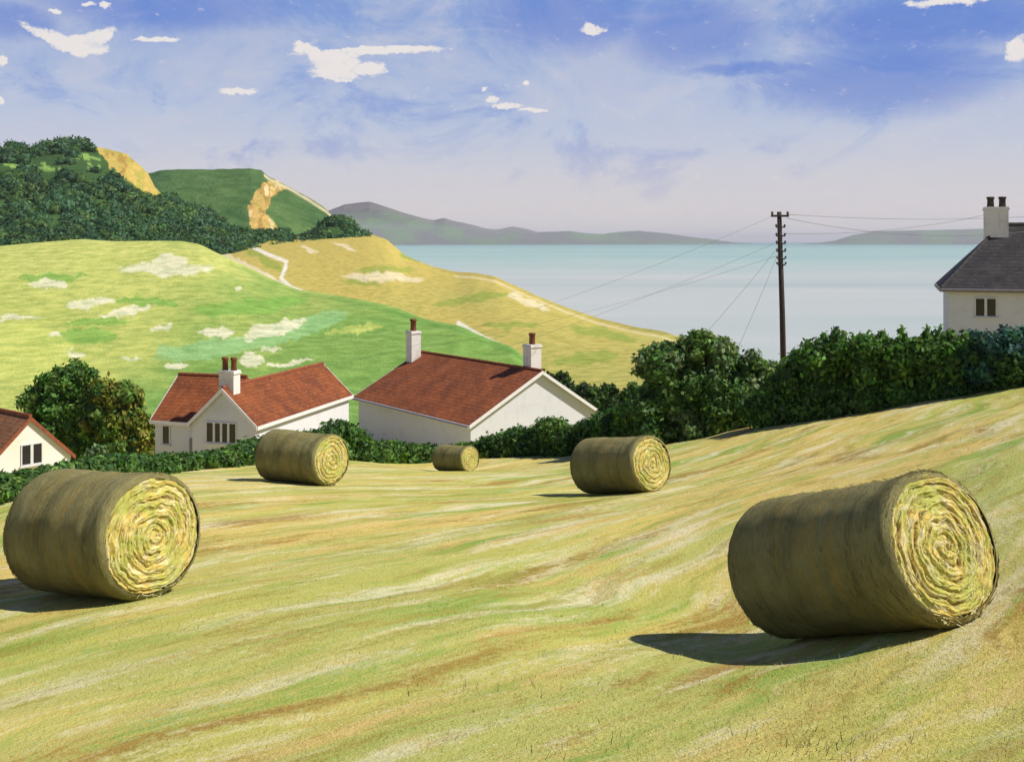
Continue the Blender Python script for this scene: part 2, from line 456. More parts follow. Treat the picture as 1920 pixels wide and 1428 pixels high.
# cut grass blades and stubble over the near part of the field
def blades(n, y0, y1, h0, h1, wd, seed):
    r = np.random.default_rng(seed)
    t = r.random(n); Y = y0 * (y1 / y0) ** t
    X = (r.random(n) * 1.16 - .58) * Y * 1.02
    keep = fbm(X * .5, Y * 1.6, 21, 3) + .25 * r.random(n) > .50
    X, Y = X[keep], Y[keep]; n = len(X)
    Z = zf(X, Y) + ridge(X, Y)
    a = r.random(n) * 2 * np.pi
    h = h0 + (h1 - h0) * r.random(n) ** 1.6; wdt = wd * (.6 + .8 * r.random(n)) * (Y / 9) ** .6
    lean = (r.random(n) - .3) * 1.2 * h
    flat = r.random(n) < .35; lean = np.where(flat, .05 + .10 * r.random(n), lean); h = np.where(flat, .006 + .02 * r.random(n), h)
    b = np.stack([X, Y, Z - .01], -1); s_ = np.stack([np.cos(a), np.sin(a), a * 0], -1) * wdt[:, None]
    la = r.random(n) * 2 * np.pi
    tip = b + np.stack([np.cos(la) * lean, np.sin(la) * lean, h], -1)
    V = np.stack([b - s_, b + s_, tip], 1).reshape(-1, 3)
    pal = np.array([(.66, .53, .18), (.46, .48, .11), (.52, .38, .10), (.74, .64, .32), (.33, .41, .07)])
    c = pal[r.integers(0, 5, n)] * (.8 + .4 * r.random((n, 1)))
    return V, np.repeat(c, 3, 0)
Vs, Cs = [], []
for a in ((70000, 6.2, 14, .012, .045, .0028, 1), (60000, 12, 32, .012, .05, .0032, 2)):
    V, c = blades(*a); Vs.append(V); Cs.append(c)
V = np.concatenate(Vs); c = np.concatenate(Cs)
o = mesh_np('cut_grass', V, np.arange(len(V)).reshape(-1, 3), M['blade'], cols=c)
tag(o, 'short cut grass and stubble scattered over the mown field', 'grass', kind='stuff')

# a few darker standing tufts in the foreground
tv, tc = [], []
r = np.random.default_rng(5)
for (px, py, wpx, n) in ((1530, 1290, 70, 60), (1490, 1395, 120, 120), (1100, 1290, 120, 70), (860, 1290, 90, 50), (1600, 1405, 90, 70),
                         (1110, 1395, 60, 40), (1580, 1235, 120, 60), (1020, 1425, 60, 40), (900, 1040, 40, 26), (1660, 1225, 60, 40)):
    x0, y0, z0 = ray_field(px, py)
    for k in range(int(n * 1.3)):
        x = x0 + r.normal() * wpx / F * y0 * .8; y = y0 + r.normal() * .22
        z = zg(x, y); h = .025 + .085 * r.random() ** 1.6; a = r.random() * 6.28; wd = .0025 + .002 * r.random()
        d = np.array([math.cos(a), math.sin(a), 0]) * wd; b = np.array([x, y, z - .02])
        tip = b + np.array([r.normal() * .035, r.normal() * .035, h + .02])
        tv += [b - d, b + d, tip]
        c = np.array([(.30, .23, .07), (.26, .31, .08), (.40, .30, .10)][r.integers(0, 3)]); tc += [c] * 3
o = mesh_np('grass_tufts', np.array(tv), np.arange(len(tv)).reshape(-1, 3), M['blade'], cols=np.array(tc))
tag(o, 'darker uncut grass tufts standing in the foreground stubble', 'grass', kind='stuff')

# ------------------------------------------------------------------ hills: lofted sheets
def catmull(R, m):
    """R (rows, cols, 3) -> (m*(rows-1)+1, cols, 3)"""
    n = len(R); out = []
    for i in range(n - 1):
        p0 = R[max(i - 1, 0)]; p1 = R[i]; p2 = R[i + 1]; p3 = R[min(i + 2, n - 1)]
        for k in range(m):
            t = k / m
            out.append(.5 * ((2 * p1) + (-p0 + p2) * t + (2 * p0 - 5 * p1 + 4 * p2 - p3) * t * t + (-p0 + 3 * p1 - 3 * p2 + p3) * t ** 3))
    out.append(R[-1]); return np.array(out)

def loft(name, rows, x0, x1, step, sub, colour, mat, rough=0.0, rs=.02, smooth_px=0, kind='structure'):
    px = np.arange(x0, x1 + .1, step)
    R = []
    for row in rows:
        a = np.array(row, float)
        py = np.interp(px, a[:, 0], a[:, 1]); Y = np.interp(px, a[:, 0], a[:, 2])
        if smooth_px:
            k = int(smooth_px / step) | 1; ker = np.hanning(k + 2)[1:-1]; ker /= ker.sum()
            Y = np.convolve(np.pad(Y, k // 2, 'edge'), ker, 'valid'); py = np.convolve(np.pad(py, k // 2, 'edge'), ker, 'valid')
        R.append(np.stack([(px - 960) / F * Y, Y, CZ - (py - HY) / F * Y], -1))
    G = catmull(np.array(R), sub)
    X, Y, Z = G[..., 0], G[..., 1], G[..., 2]
    Z = Z + rough * (fbm(X * rs, Y * rs, 41, 4) - .5)
    G = np.stack([X, Y, Z], -1)
    ppx = 960 + F * X / Y; ppy = HY - F * (Z - CZ) / Y
    c = colour(X, Y, Z, ppx, ppy)
    o = mesh_np(name, G.reshape(-1, 3), grid_faces(G.shape[0], G.shape[1])[:, ::-1], mat, cols=c.reshape(-1, 3), smooth=True)
    tag(o, kind=kind)
    return G

def inpoly(x, y, poly):
    r = np.zeros(x.shape, bool); n = len(poly)
    for i in range(n):
        x1, y1 = poly[i]; x2, y2 = poly[(i + 1) % n]
        if y1 == y2: continue
        r ^= ((y1 > y) != (y2 > y)) & (x < (x2 - x1) * (y - y1) / (y2 - y1) + x1)
    return r
def lerp(a, b, t):
    t = np.clip(t, 0, 1)[..., None]; return np.asarray(a) * (1 - t) + np.asarray(b) * t
def put(c, mask, col, k=1.0):
    m = (mask * k)[..., None] if not np.isscalar(mask) else mask
    return c * (1 - m) + np.asarray(col) * m

# near green hill behind the houses
crest = [(-400, 480, 250), (-120, 472, 262), (0, 466, 268), (60, 461, 270), (150, 455, 272), (220, 459, 270), (340, 457, 268), (375, 463, 264), (430, 488, 256), (500, 521, 246),
         (560, 546, 238), (610, 553, 230), (680, 566, 220), (740, 580, 212), (800, 601, 200), (860, 612, 190), (920, 640, 178), (960, 652, 170), (1010, 692, 160), (1120, 750, 150)]
def shift(row, dpy, f): return [(a, b + dpy, c * f) for a, b, c in row]
def meadow_col(X, Y, Z, px, py):
    n = fbm(px * .008, py * .016, 61, 4)
    c = lerp((.495, .515, .155), (.435, .475, .130), (py - 470) / 140 + (n - .5))
    # greener to the lower right
    t = (px - 330) / 260 + (py - 600) / 130 + (n - .5) * 1.6
    c = lerp(c.reshape(-1, 3), (.190, .325, .078), (t * .8).ravel()).reshape(c.shape)
    t2 = np.clip((fbm(px * .006 + 3, py * .02, 71, 4) - .54) * 7, 0, 1) * np.clip((px - 250) / 200, 0, 1)
    c = put(c, t2, (.215, .34, .085), .7)
    wx = px + 26 * (fbm(px * .05, py * .06, 81, 4) - .5) + 8 * (fbm(px * .2, py * .2, 82, 2) - .5)
    wy = py + 18 * (fbm(px * .045, py * .06, 83, 4) - .5) + 6 * (fbm(px * .2, py * .2, 84, 2) - .5)
    def ell(cx, cy, rx, ry, rot=0):
        u = (wx - cx); v = (wy - cy); cc, ss = math.cos(rot), math.sin(rot)
        u, v = u * cc + v * ss, v * cc - u * ss
        return np.clip((1 - (u / rx) ** 2 - (v / ry) ** 2) * 4, 0, 1)
    teal = np.maximum(ell(390, 655, 110, 18, -.12), ell(540, 622, 120, 18, -.3)); c = put(c, teal, (.27, .47, .20), .8)
    grn = np.maximum.reduce([ell(100, 519, 72, 7), ell(275, 566, 66, 8, .05), ell(185, 605, 62, 8), ell(150, 632, 80, 16), ell(470, 575, 120, 14, -.1)])
    c = put(c, grn, (.20, .38, .075), .8)
    yl = np.maximum(ell(660, 617, 55, 7, -.15), ell(40, 660, 110, 55)); c = put(c, yl, (.52, .56, .15), .7)
    wt = np.maximum.reduce([ell(310, 505, 92, 12), ell(318, 490, 40, 15), ell(92, 531, 36, 9), ell(168, 568, 46, 8, -.15), ell(30, 596, 52, 5), ell(232, 585, 46, 8, -.25),
                            ell(300, 612, 18, 5), ell(408, 622, 36, 12), ell(512, 618, 68, 14, -.25), ell(108, 626, 16, 8), ell(140, 664, 16, 6), ell(476, 674, 30, 13),
                            ell(545, 679, 44, 5, -.1), ell(330, 685, 20, 7), ell(447, 540, 9, 8), ell(247, 672, 22, 3), ell(505, 655, 20, 5)])
    c = put(c, wt, (.66, .64, .46), .85)
    edge = np.clip(1 - np.abs(py - np.interp(px, [a[0] for a in crest], [a[1] for a in crest]) - 5) / 7, 0, 1) * (px > 430)
    c = put(c, edge * fbm(px * .02, py * .02, 90), (.10, .25, .05), .9)
    return c
loft('meadow_hill', [[(-400, 930, 82), (0, 900, 88), (400, 870, 92), (1120, 860, 92)],
                     [(-400, 760, 120), (0, 735, 128), (400, 740, 128), (800, 770, 122), (1120, 800, 112)],
                     [(-400, 600, 185), (0, 585, 192), (375, 590, 190), (600, 640, 172), (800, 675, 156), (1120, 770, 130)],
                     shift(crest, 0, 1), shift(crest, 14, 1.10), shift(crest, 60, 1.35)], -400, 1120, 2.0, 80, meadow_col, M['terrain'], 1.0, .03, 24)

# golden slope above the sea
cc_ = [(330, 470, 640), (400, 472, 640), (470, 463, 640), (560, 455, 660), (620, 449, 680), (690, 447, 690), (725, 458, 660), (760, 487, 610), (815, 508, 560), (855, 518, 520), (890, 520, 490),
       (930, 528, 460), (1000, 560, 415), (1060, 584, 380), (1120, 606, 350), (1180, 620, 320), (1245, 633, 290), (1330, 665, 260), (1460, 720, 220)]
def golden_col(X, Y, Z, px, py):
    n = fbm(px * .008, py * .018, 31, 4)
    c = lerp((.49, .395, .110), (.43, .395, .115), (py - 520) / 150 + (n - .5) * 1.3)
    wx = px + 22 * (fbm(px * .06, py * .06, 33, 4) - .5); wy = py + 14 * (fbm(px * .06, py * .06, 34, 4) - .5)
    def ell(cx, cy, rx, ry, rot=0):
        u = (wx - cx); v = (wy - cy); a, b = math.cos(rot), math.sin(rot)
        u, v = u * a + v * b, v * a - u * b
        return np.clip((1 - (u / rx) ** 2 - (v / ry) ** 2) * 3, 0, 1)
    grn = np.maximum.reduce([ell(500, 490, 42, 9, .5), ell(720, 506, 60, 6), ell(680, 530, 46, 5, .1), ell(880, 560, 80, 8, -.15), ell(1100, 672, 70, 12, -.1), ell(1130, 625, 70, 10, .2), ell(960, 610, 60, 7), ell(770, 484, 20, 5, .5)])
    c = put(c, grn, (.26, .33, .062), .75)
    cream = np.maximum.reduce([ell(715, 520, 82, 9, .04), ell(580, 470, 22, 4, .3), ell(650, 462, 26, 4, .3), ell(990, 565, 50, 8, .35), ell(430, 482, 30, 5, .5), ell(490, 515, 55, 9, .52)])
    c = put(c, cream, (.70, .60, .42), .8)
    def path(pl, w):
        d = np.full(px.shape, 1e9)
        for (x1, y1), (x2, y2) in zip(pl[:-1], pl[1:]):
            t = np.clip(((px - x1) * (x2 - x1) + (py - y1) * (y2 - y1)) / ((x2 - x1) ** 2 + (y2 - y1) ** 2), 0, 1)
            d = np.minimum(d, np.hypot(px - x1 - t * (x2 - x1), py - y1 - t * (y2 - y1)))
        return np.clip((w - d) / 1.5, 0, 1)
    tr = np.maximum(path([(475, 464), (505, 478), (537, 490), (535, 502), (527, 522), (545, 538), (580, 552)], 4.2), path([(404, 473), (440, 496), (500, 522), (530, 534)], 4.5))
    tr = np.maximum(tr, path([(860, 606), (905, 632), (955, 655)], 5))
    c = put(c, tr, (.72, .68, .60), .95)
    top = np.interp(px, [a[0] for a in cc_], [a[1] for a in cc_])
    cliff = np.clip(1 - np.abs(py - top) / 3.5, 0, 1) * (px > 850)
    c = put(c, cliff, (.70, .58, .40), .6)
    return c
loft('coastal_slope', [[(330, 640, 260), (600, 640, 240), (800, 690, 200), (960, 760, 150), (1100, 800, 110), (1460, 860, 92)],
                       [(330, 520, 420), (600, 555, 380), (800, 610, 300), (960, 660, 235), (1100, 700, 185), (1245, 720, 155), (1460, 770, 130)],
                       shift(cc_, 0, 1), shift(cc_, 22, 1.10), [(330, 700, 900), (700, 690, 860), (860, 760, 640), (1000, 800, 520), (1245, 920, 380), (1460, 1000, 300)]],
     330, 1460, 2.0, 60, golden_col, M['terrain'], 1.5, .012, 30)

# first wooded hill (its land; the wood itself grows on it)
w1 = [(-500, 300, 800), (-100, 284, 800), (0, 277, 800), (60, 282, 800), (120, 271, 800), (165, 275, 800), (200, 283, 800), (236, 291, 800), (262, 312, 800), (278, 328, 800), (290, 352, 790), (305, 368, 780),
      (340, 388, 770), (395, 408, 760), (425, 436, 755), (480, 442, 750), (560, 437, 750), (600, 428, 750), (615, 416, 750), (640, 414, 750), (660, 425, 750), (690, 449, 745), (720, 475, 745)]
def hill1_col(X, Y, Z, px, py):
    n = fbm(px * .02, py * .03, 51, 4)
    c = lerp((.040, .085, .030), (.060, .12, .035), n * 1.4 - .2)
    wx = px + 16 * (fbm(px * .07, py * .07, 53, 4) - .5); wy = py + 12 * (fbm(px * .07, py * .07, 54, 4) - .5)
    gold = inpoly(wx, wy, [(172, 270), (250, 280), (320, 372), (285, 366), (240, 345), (215, 325), (200, 300)]).astype(float)
    c = put(c, gold, (.50, .37, .10)); c = put(c, gold * (fbm(px * .08, py * .06, 56) > .6), (.34, .19, .05), .7); c = put(c, gold * (fbm(px * .05, py * .05, 57) > .58), (.36, .33, .07), .8)
    lite = inpoly(wx, wy, [(0, 305), (60, 312), (110, 296), (165, 288), (186, 300), (200, 318), (150, 322), (100, 318), (40, 320)]).astype(float)
    c = put(c, lite * (fbm(px * .03, py * .12, 58, 3) > .42), (.25, .40, .10), .9)
    return c
G1 = loft('wooded_hill', [[(-500, 560, 430), (300, 540, 470), (480, 500, 560), (720, 490, 640)],
                     [(-500, 430, 560), (0, 425, 570), (300, 450, 590), (480, 470, 650), (720, 482, 690)],
                     shift(w1, 0, 1), shift(w1, 40, 1.2), shift(w1, 160, 1.5)], -500, 720, 2.5, 34, hill1_col, M['terrain'], 3.0, .02)

# second hill with its golden cliff
w2 = [(230, 345, 1300), (275, 331, 1300), (300, 325, 1300), (400, 323, 1300), (470, 320, 1300), (490, 324, 1300), (505, 336, 1290), (545, 355, 1270), (580, 376, 1250), (612, 397, 1230), (640, 425, 1210), (665, 450, 1200), (700, 480, 1200)]
def hill2_col(X, Y, Z, px, py):
    n = fbm(px * .02, py * .025, 151, 5)
    c = lerp((.055, .125, .040), (.10, .175, .055), n * 2.4 - .7)
    wx = px + 14 * (fbm(px * .08, py * .08, 153, 4) - .5); wy = py + 12 * (fbm(px * .08, py * .08, 154, 4) - .5)
    gold = inpoly(wx, wy, [(487, 345), (525, 338), (535, 352), (508, 372), (500, 402), (514, 420), (535, 440), (472, 446), (464, 405), (472, 370)]).astype(float)
    c = put(c, gold, (.52, .36, .11)); c = put(c, gold * (fbm(px * .09, py * .04, 157) > .56), (.36, .22, .06), .8); c = put(c, gold * (fbm(px * .1, py * .05, 159) > .62), (.68, .55, .30), .8)
    top = np.interp(px, [a[0] for a in w2], [a[1] for a in w2])
    c = put(c, np.clip(1 - np.abs(py - top) / 5, 0, 1) * (px > 495), (.66, .55, .36), .9)
    return c
loft('green_headland', [[(230, 520, 820), (700, 510, 980)], [(230, 440, 960), (500, 440, 1020), (700, 480, 1080)],
                        shift(w2, 0, 1), shift(w2, 30, 1.2), shift(w2, 170, 1.6)], 230, 700, 1.5, 60, hill2_col, M['scrub'], 7.0, .03)

# far headlands over the bay
w3 = [(480, 420), (560, 412), (615, 398), (645, 388), (692, 383), (720, 391), (750, 400), (790, 411), (815, 416), (832, 411), (850, 416), (868, 419), (905, 428), (935, 432),
      (960, 427), (985, 430), (1010, 436), (1070, 434), (1130, 440), (1200, 434), (1240, 437), (1290, 443), (1340, 450), (1385, 456), (1420, 460)]
w3 = [(a, b, 15500 + (a - 480) * 5.0) for a, b in w3]
def far_col(X, Y, Z, px, py):
    n = fbm(px * .02, py * .05, 251, 4)
    c = lerp((.095, .105, .095), (.09, .17, .065), n * 3 - 1.0)
    top = np.interp(px, [a[0] for a in w3], [a[1] for a in w3])
    return put(c, np.clip(1 - np.abs(py - top) / 9, 0, 1) * (px < 1010), (.17, .14, .17), .8)
def seaY(py): return CZ * F / (py - HY)
base3 = [(a, 478 - (a - 480) * .004, 0) for a, b, c in w3]
loft('far_headland', [[(a, HY + (CZ + 4) * F / (c * .9), c * .9) for a, b, c in w3], [(a, b * .5 + 467 * .5, c * .95) for a, b, c in w3],
                      w3, shift(w3, 6, 1.2), [(a, HY + (CZ + 4) * F / (c * 1.5), c * 1.5) for a, b, c in w3]], 480, 1420, 2.0, 20, far_col, M['far'], 60, .0016, 6)
w4 = [(a, b, 19000) for a, b in ((1500, 458), (1530, 456), (1565, 451), (1600, 440), (1640, 434), (1680, 433), (1730, 432), (1800, 431), (1860, 429), (2000, 426), (2200, 430))]
loft('bay_headland', [[(a, HY + (CZ + 4) * F / (c * .9), c * .9) for a, b, c in w4], [(a, b * .5 + 466 * .5, c * .95) for a, b, c in w4],
                        w4, shift(w4, 6, 1.15), [(a, HY + (CZ + 4) * F / (c * 1.4), c * 1.4) for a, b, c in w4]], 1500, 2200, 3, 14, far_col, M['far'], 24, .0012, 14)

# ------------------------------------------------------------------ sea
m, g2, b = material('sea_water', .5, .14)
p = pos(g2)
sp2 = g2.new('ShaderNodeSeparateXYZ'); g2.set(sp2.inputs[0], p)
bands = g2.noise(g2.map(p, scale=(.0016, .0042, 1)), 1.0, 6, .6)
bands2 = g2.noise(g2.map(p, scale=(.00025, .0011, 1), loc=(4, 2, 0)), 1.0, 5, .6)
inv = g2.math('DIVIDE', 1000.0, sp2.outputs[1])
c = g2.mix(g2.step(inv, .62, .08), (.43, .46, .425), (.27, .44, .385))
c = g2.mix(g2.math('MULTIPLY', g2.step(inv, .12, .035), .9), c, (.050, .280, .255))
c = g2.mix(g2.math('MULTIPLY', g2.step(bands, .48, .70), .45), c, (.56, .52, .49))
c = g2.mix(g2.math('MULTIPLY', g2.step(bands2, .52, .32), .4), c, (.21, .325, .325))
g2.set(b.inputs['Base Color'], c)
wv = g2.noise(g2.map(p, scale=(.03, .07, 1)), 1.0, 6, .7)
g2.set(b.inputs['Normal'], g2.bump(wv, .35, 2.0))
M['sea'] = m
sv = [(-30000, 100, 0), (30000, 100, 0), (30000, 46000, 0), (-30000, 46000, 0)]
o = mesh_np('sea', np.array(sv), [(0, 1, 2, 3)], m); tag(o, kind='structure')

# ------------------------------------------------------------------ foliage
def leaves(blobs, dens, leaf, seed, squash=.75, core=.66, flat=1.0):
    """blobs: list of (centre, radii(3), colour). Returns V, quads, cols of leaf faces spread over clumps"""
    r = np.random.default_rng(seed)
    C = np.array([b_[0] for b_ in blobs], float); R = np.array([b_[1] for b_ in blobs], float)
    VV, CC = [], []
    for i, (c, rad, col) in enumerate(blobs):
        rad = np.array(rad, float)
        n = max(8, int(dens * 4 * math.pi * (rad[0] * rad[1] * rad[2]) ** (2 / 3)))
        d = r.normal(size=(n, 3)); d /= np.linalg.norm(d, axis=1)[:, None]
        k = 1.12 - .52 * r.random(n) ** 1.2
        k = k * (.88 + .34 * (np.sin(d[:, 0] * 7 + i) * np.sin(d[:, 1] * 6 + 2 * i) * np.sin(d[:, 2] * 7 + 3 * i) + .3))
        p = np.array(c) + d * rad * k[:, None]
        # skip leaves buried in neighbouring clumps
        near = np.where((np.abs(C - np.array(c)) < R + rad).all(1))[0]
        ok = np.ones(n, bool)
        for j in near:
            if j == i: continue
            ok &= (((p - C[j]) / R[j]) ** 2).sum(1) > .45
        p, d = p[ok], d[ok]; n = len(p)
        if n == 0: continue
        nr = d / rad; nr /= np.linalg.norm(nr, axis=1)[:, None]
        nr = nr + r.normal(size=(n, 3)) * squash; nr /= np.linalg.norm(nr, axis=1)[:, None]
        t = np.cross(nr, r.normal(size=(n, 3))); t /= np.linalg.norm(t, axis=1)[:, None] + 1e-9
        b_ = np.cross(nr, t)
        sz = leaf * (.40 + 1.25 * r.random(n) ** 1.5)[:, None]
        q = np.stack([p - t * sz, p - b_ * sz * .55, p + t * sz, p + b_ * sz * .55], 1)
        VV.append(q.reshape(-1, 3))
        cl = np.array(col) * (.50 + 1.0 * r.random((n, 1)) ** 1.3) * (1 + .35 * (r.random((n, 3)) - .5))
        CC.append(np.repeat(cl, 4, 0))
    V = np.concatenate(VV); Cc = np.concatenate(CC)
    Fq = np.arange(len(V)).reshape(-1, 4)
    # inner twig mass that keeps the clump from being see-through
    kv, kf, kc = [], [], []
    u = np.linspace(0, math.pi, 6); v_ = np.linspace(0, 2 * math.pi, 9)[:-1]
    sph = np.array([(math.sin(a) * math.cos(e), math.sin(a) * math.sin(e), math.cos(a)) for a in u for e in v_])
    sf = np.array([(i * 8 + j, (i + 1) * 8 + j, (i + 1) * 8 + (j + 1) % 8, i * 8 + (j + 1) % 8) for i in range(5) for j in range(8)])
    base = len(V)
    for i, (c, rad, col) in enumerate(blobs):
        kv.append(np.array(c) + sph * np.array(rad) * core * (.85 + .3 * r.random((len(sph), 1))))
        kf.append(sf + base + i * len(sph)); kc.append(np.tile(np.array(col) * .9, (len(sph), 1)))
    V = np.concatenate([V] + kv); Fq = np.concatenate([Fq] + kf); Cc = np.concatenate([Cc] + kc)
    return V, Fq, Cc

DARK = [(.052, .118, .026), (.074, .158, .034), (.105, .200, .038), (.048, .120, .040)]
MID = [(.105, .230, .036), (.160, .280, .050), (.088, .195, .038)]
OLIVE = [(.215, .225, .028), (.175, .210, .030), (.250, .260, .046)]
BLUE = [(.042, .130, .086), (.056, .160, .092), (.054, .126, .108)]
BUSHY = [(.100, .195, .045), (.150, .240, .056), (.175, .255, .105), (.078, .155, .042)]

def hedge_blobs(prof, depth, pal, seed, rmin=.38, rmax=.75, per_m=5.0):
    """prof: list of (px, base_py, base_Y, top_py): ragged clumps fill the hedge from its foot to its top line"""
    r = np.random.default_rng(seed); out = []
    a = np.array(prof, float)
    L = 0
    B = [P(q[0], q[1], q[2]) for q in a]
    for i in range(len(a) - 1):
        seg = np.linalg.norm(B[i + 1] - B[i]); n = max(1, int(seg * per_m))
        for k in range(n):
            t = (k + r.random()) / n
            q = a[i] * (1 - t) + a[i + 1] * t
            Y = q[2] + depth * (r.random())
            x = (q[0] - 960) / F * Y
            zb = zg(x, q[2]) if q[2] < 110 else CZ - (q[1] - HY) / F * q[2]
            zt = CZ - (q[3] - HY) / F * Y
            h = max(.5, zt - zb)
            rad = min(rmin + (rmax - rmin) * r.random(), h * .5)
            if rmax > .65 and r.random() < .16: out.append(((x, Y, zt - .05 + .10 * r.random()), (.20, .20, .30 + .2 * r.random()), pal[r.integers(0, len(pal))]))
            # one at the top, others below
            for lev in range(4):
                if lev == 0: z = zt - rad * (.95 + .25 * r.random() ** 2)
                elif lev == 1: z = zb + rad * .35
                else: z = zb + rad * .5 + (h - rad * 1.5) * r.random()
                out.append(((x + r.normal() * .12, Y + r.normal() * .1, z), (rad * (.9 + .4 * r.random()), rad * (.9 + .4 * r.random()), rad * (.8 + .3 * r.random())),
                            pal[r.integers(0, len(pal))]))
    return out

def plant(name, blobs, dens, leaf, seed, label, cat, **kw):
    V, f, c = leaves(blobs, dens, leaf, seed, **kw)
    b = np.array([blobs[0][0][0], blobs[0][0][1], V[:, 2].min()])
    b[0] = V[:, 0].mean(); b[1] = V[:, 1].mean()
    o = mesh_np(name, V - b, f, M['leaf'], cols=c)
    o.location = Vector(b.tolist()); tag(o, label, cat)
    return o

# low hedge along the bottom of the field, left part
plant('hedge', hedge_blobs([(-520, 1060, 18.5, 1032), (-90, 978, 21, 956), (-20, 949, 23, 928), (0, 944, 23.5, 922), (60, 930, 25.5, 896), (110, 919, 27.5, 880), (145, 912, 29, 862), (230, 898, 32, 850), (285, 890, 34, 858), (310, 888, 35, 866),
                            (350, 884, 36.5, 856), (420, 879, 39, 842), (480, 874, 41, 822), (560, 867, 43.5, 808), (605, 864, 45, 812)], 1.0, DARK, 1, .26, .48, 7),
      140, .085, 1, 'low dark green hedge below the cottages at the left end of the field', 'hedge')
plant('hedge', hedge_blobs([(605, 864, 45, 800), (640, 862, 46, 786), (665, 861, 47, 806), (690, 861, 48, 826), (780, 859, 51, 832), (840, 858, 53, 836), (890, 858, 54, 826), (930, 857, 54, 814), (960, 856, 53.5, 802), (1000, 854, 53, 806),
                            (1025, 853, 52.5, 782), (1050, 852, 52, 786), (1072, 851, 51.5, 806), (1105, 850, 51, 786), (1150, 846, 49.5, 766), (1200, 842, 48, 748), (1230, 839, 47, 745)], 1.2, DARK + MID[:1], 2, .3, .6, 6.5),
      115, .10, 2, 'bumpy dark hedge between the small far bale and the white gable', 'hedge')
# big bush by the pole
def bush(px_blobs, Y, pal, seed, sub=9, jit=.5):
    r = np.random.default_rng(seed); out = []
    for (px, py, rp, *yy) in px_blobs:
        y = yy[0] if yy else Y
        c = P(px, py, y); R_ = rp / F * y
        col0 = pal[r.integers(0, len(pal))]
        out.append((c, (R_ * .82, R_ * .82, R_ * .82), col0))
        for k in range(sub):
            d = r.normal(size=3); d /= np.linalg.norm(d)
            rr = R_ * (.28 + .24 * r.random())
            out.append((c + d * R_ * .80, (rr, rr, rr * .9), pal[r.integers(0, len(pal))]))
    return out
bb = [(1235, 690, 44), (1275, 668, 36), (1312, 652, 32), (1350, 668, 34), (1400, 690, 34), (1440, 712, 34), (1262, 740, 58), (1330, 735, 60), (1395, 755, 54), (1215, 765, 40), (1290, 795, 48), (1235, 805, 36), (1350, 795, 44), (1430, 765, 40), (1405, 790, 30), (1455, 745, 30)]
plant('bush', bush(bb, 48.5, BUSHY, 3, 14), 75, .115, 3, 'large rounded grey green bush left of the telegraph pole', 'bush')
plant('hedge', hedge_blobs([(1425, 806, 44.5, 740), (1470, 796, 44, 700), (1490, 793, 43.8, 664), (1530, 787, 43.4, 642), (1560, 782, 43, 630), (1580, 779, 42.8, 640), (1640, 768, 42.2, 624), (1665, 764, 42, 638), (1700, 758, 41.7, 632), (1735, 752, 41.4, 630),
                            (1780, 745, 41, 636), (1830, 737, 40.5, 645), (1880, 729, 40, 650), (1960, 716, 39, 640), (2080, 700, 38, 640)], 1.6, [DARK[1], DARK[2], MID[0], MID[2], DARK[0]], 4, .34, .72, 7),
      95, .105, 4, 'tall dark green hedge in front of the slate roofed house', 'hedge')
plant('bush', bush([(1846, 648, 34), (1838, 674, 34), (1862, 662, 34), (1852, 695, 34)], 40.2, BLUE + DARK[:1], 5, 12), 80, .10, 5, 'blue green shrub left of its twin below the slate roofed house', 'bush')
plant('bush', bush([(1905, 642, 36), (1930, 656, 36), (1898, 665, 34), (1915, 690, 36)], 39.6, BLUE + [BLUE[0]], 6, 12), 80, .10, 6, 'blue green shrub at the right end of the tall hedge', 'bush')
# bushes behind the right gable
plant('hedge', bush([(1020, 716, 26), (1060, 728, 26), (1100, 738, 24), (1140, 750, 28), (1185, 748, 30), (1045, 752, 34), (1095, 765, 34), (1150, 780, 36), (1205, 770, 36)], 92, DARK[:2] + [(.03, .052, .022)], 7, 12), 36, .16, 7,
      'dark hedgerow just behind the right gable of the middle house', 'hedge')

# tree between the cottages
tb = [(140, 706, 30), (160, 722, 30), (105, 722, 32), (75, 752, 34), (125, 758, 44), (75, 790, 30), (115, 800, 44), (165, 800, 46), (100, 832, 36), (150, 838, 40)]
tb2 = [(195, 735, 32), (232, 752, 34), (180, 770, 40), (230, 785, 40), (262, 808, 34), (215, 822, 42), (258, 842, 36)]
TY = 74.0
root = empty('broadleaf_tree', (P(160, 800, TY)[0], TY, zg(P(160, 800, TY)[0], TY)))
tag(root, 'broad tree with dark green and olive foliage beside the red roofed house', 'tree')
V, f, c = leaves(bush(tb, TY, [DARK[2], MID[0], MID[2], DARK[1]], 8, 14) + bush(tb2, TY - 1.2, OLIVE + [MID[1], DARK[1]], 9, 14), 40, .16, 8)
mesh_np('crown', V - np.array(root.location), f, M['leaf'], root, c)
mb = MB()
mb.tube([(0, 0, -.4), (.05, 0, 1.2), (-.1, .1, 2.4), (0, 0, 4.6)], [.42, .33, .27, .12], 10)
for a, h, l in ((.4, 2.0, 2.6), (2.2, 2.2, 2.4), (3.6, 1.8, 2.8), (5.2, 2.5, 2.2), (1.3, 3.0, 1.8)):
    mb.tube([(0, 0, h), (math.cos(a) * l * .5, math.sin(a) * l * .5, h + l * .45), (math.cos(a) * l, math.sin(a) * l, h + l * .75)], [.17, .11, .05], 7)
mb.build('trunk', M['bark'], root, True)
plant('bush', bush([(182, 846, 16), (170, 856, 14), (196, 858, 14)], 66, [(.14, .25, .10), (.17, .28, .12), (.10, .17, .06)], 12, 8), 40, .12, 12, 'small pale green shrub at the foot of the broad tree', 'bush')
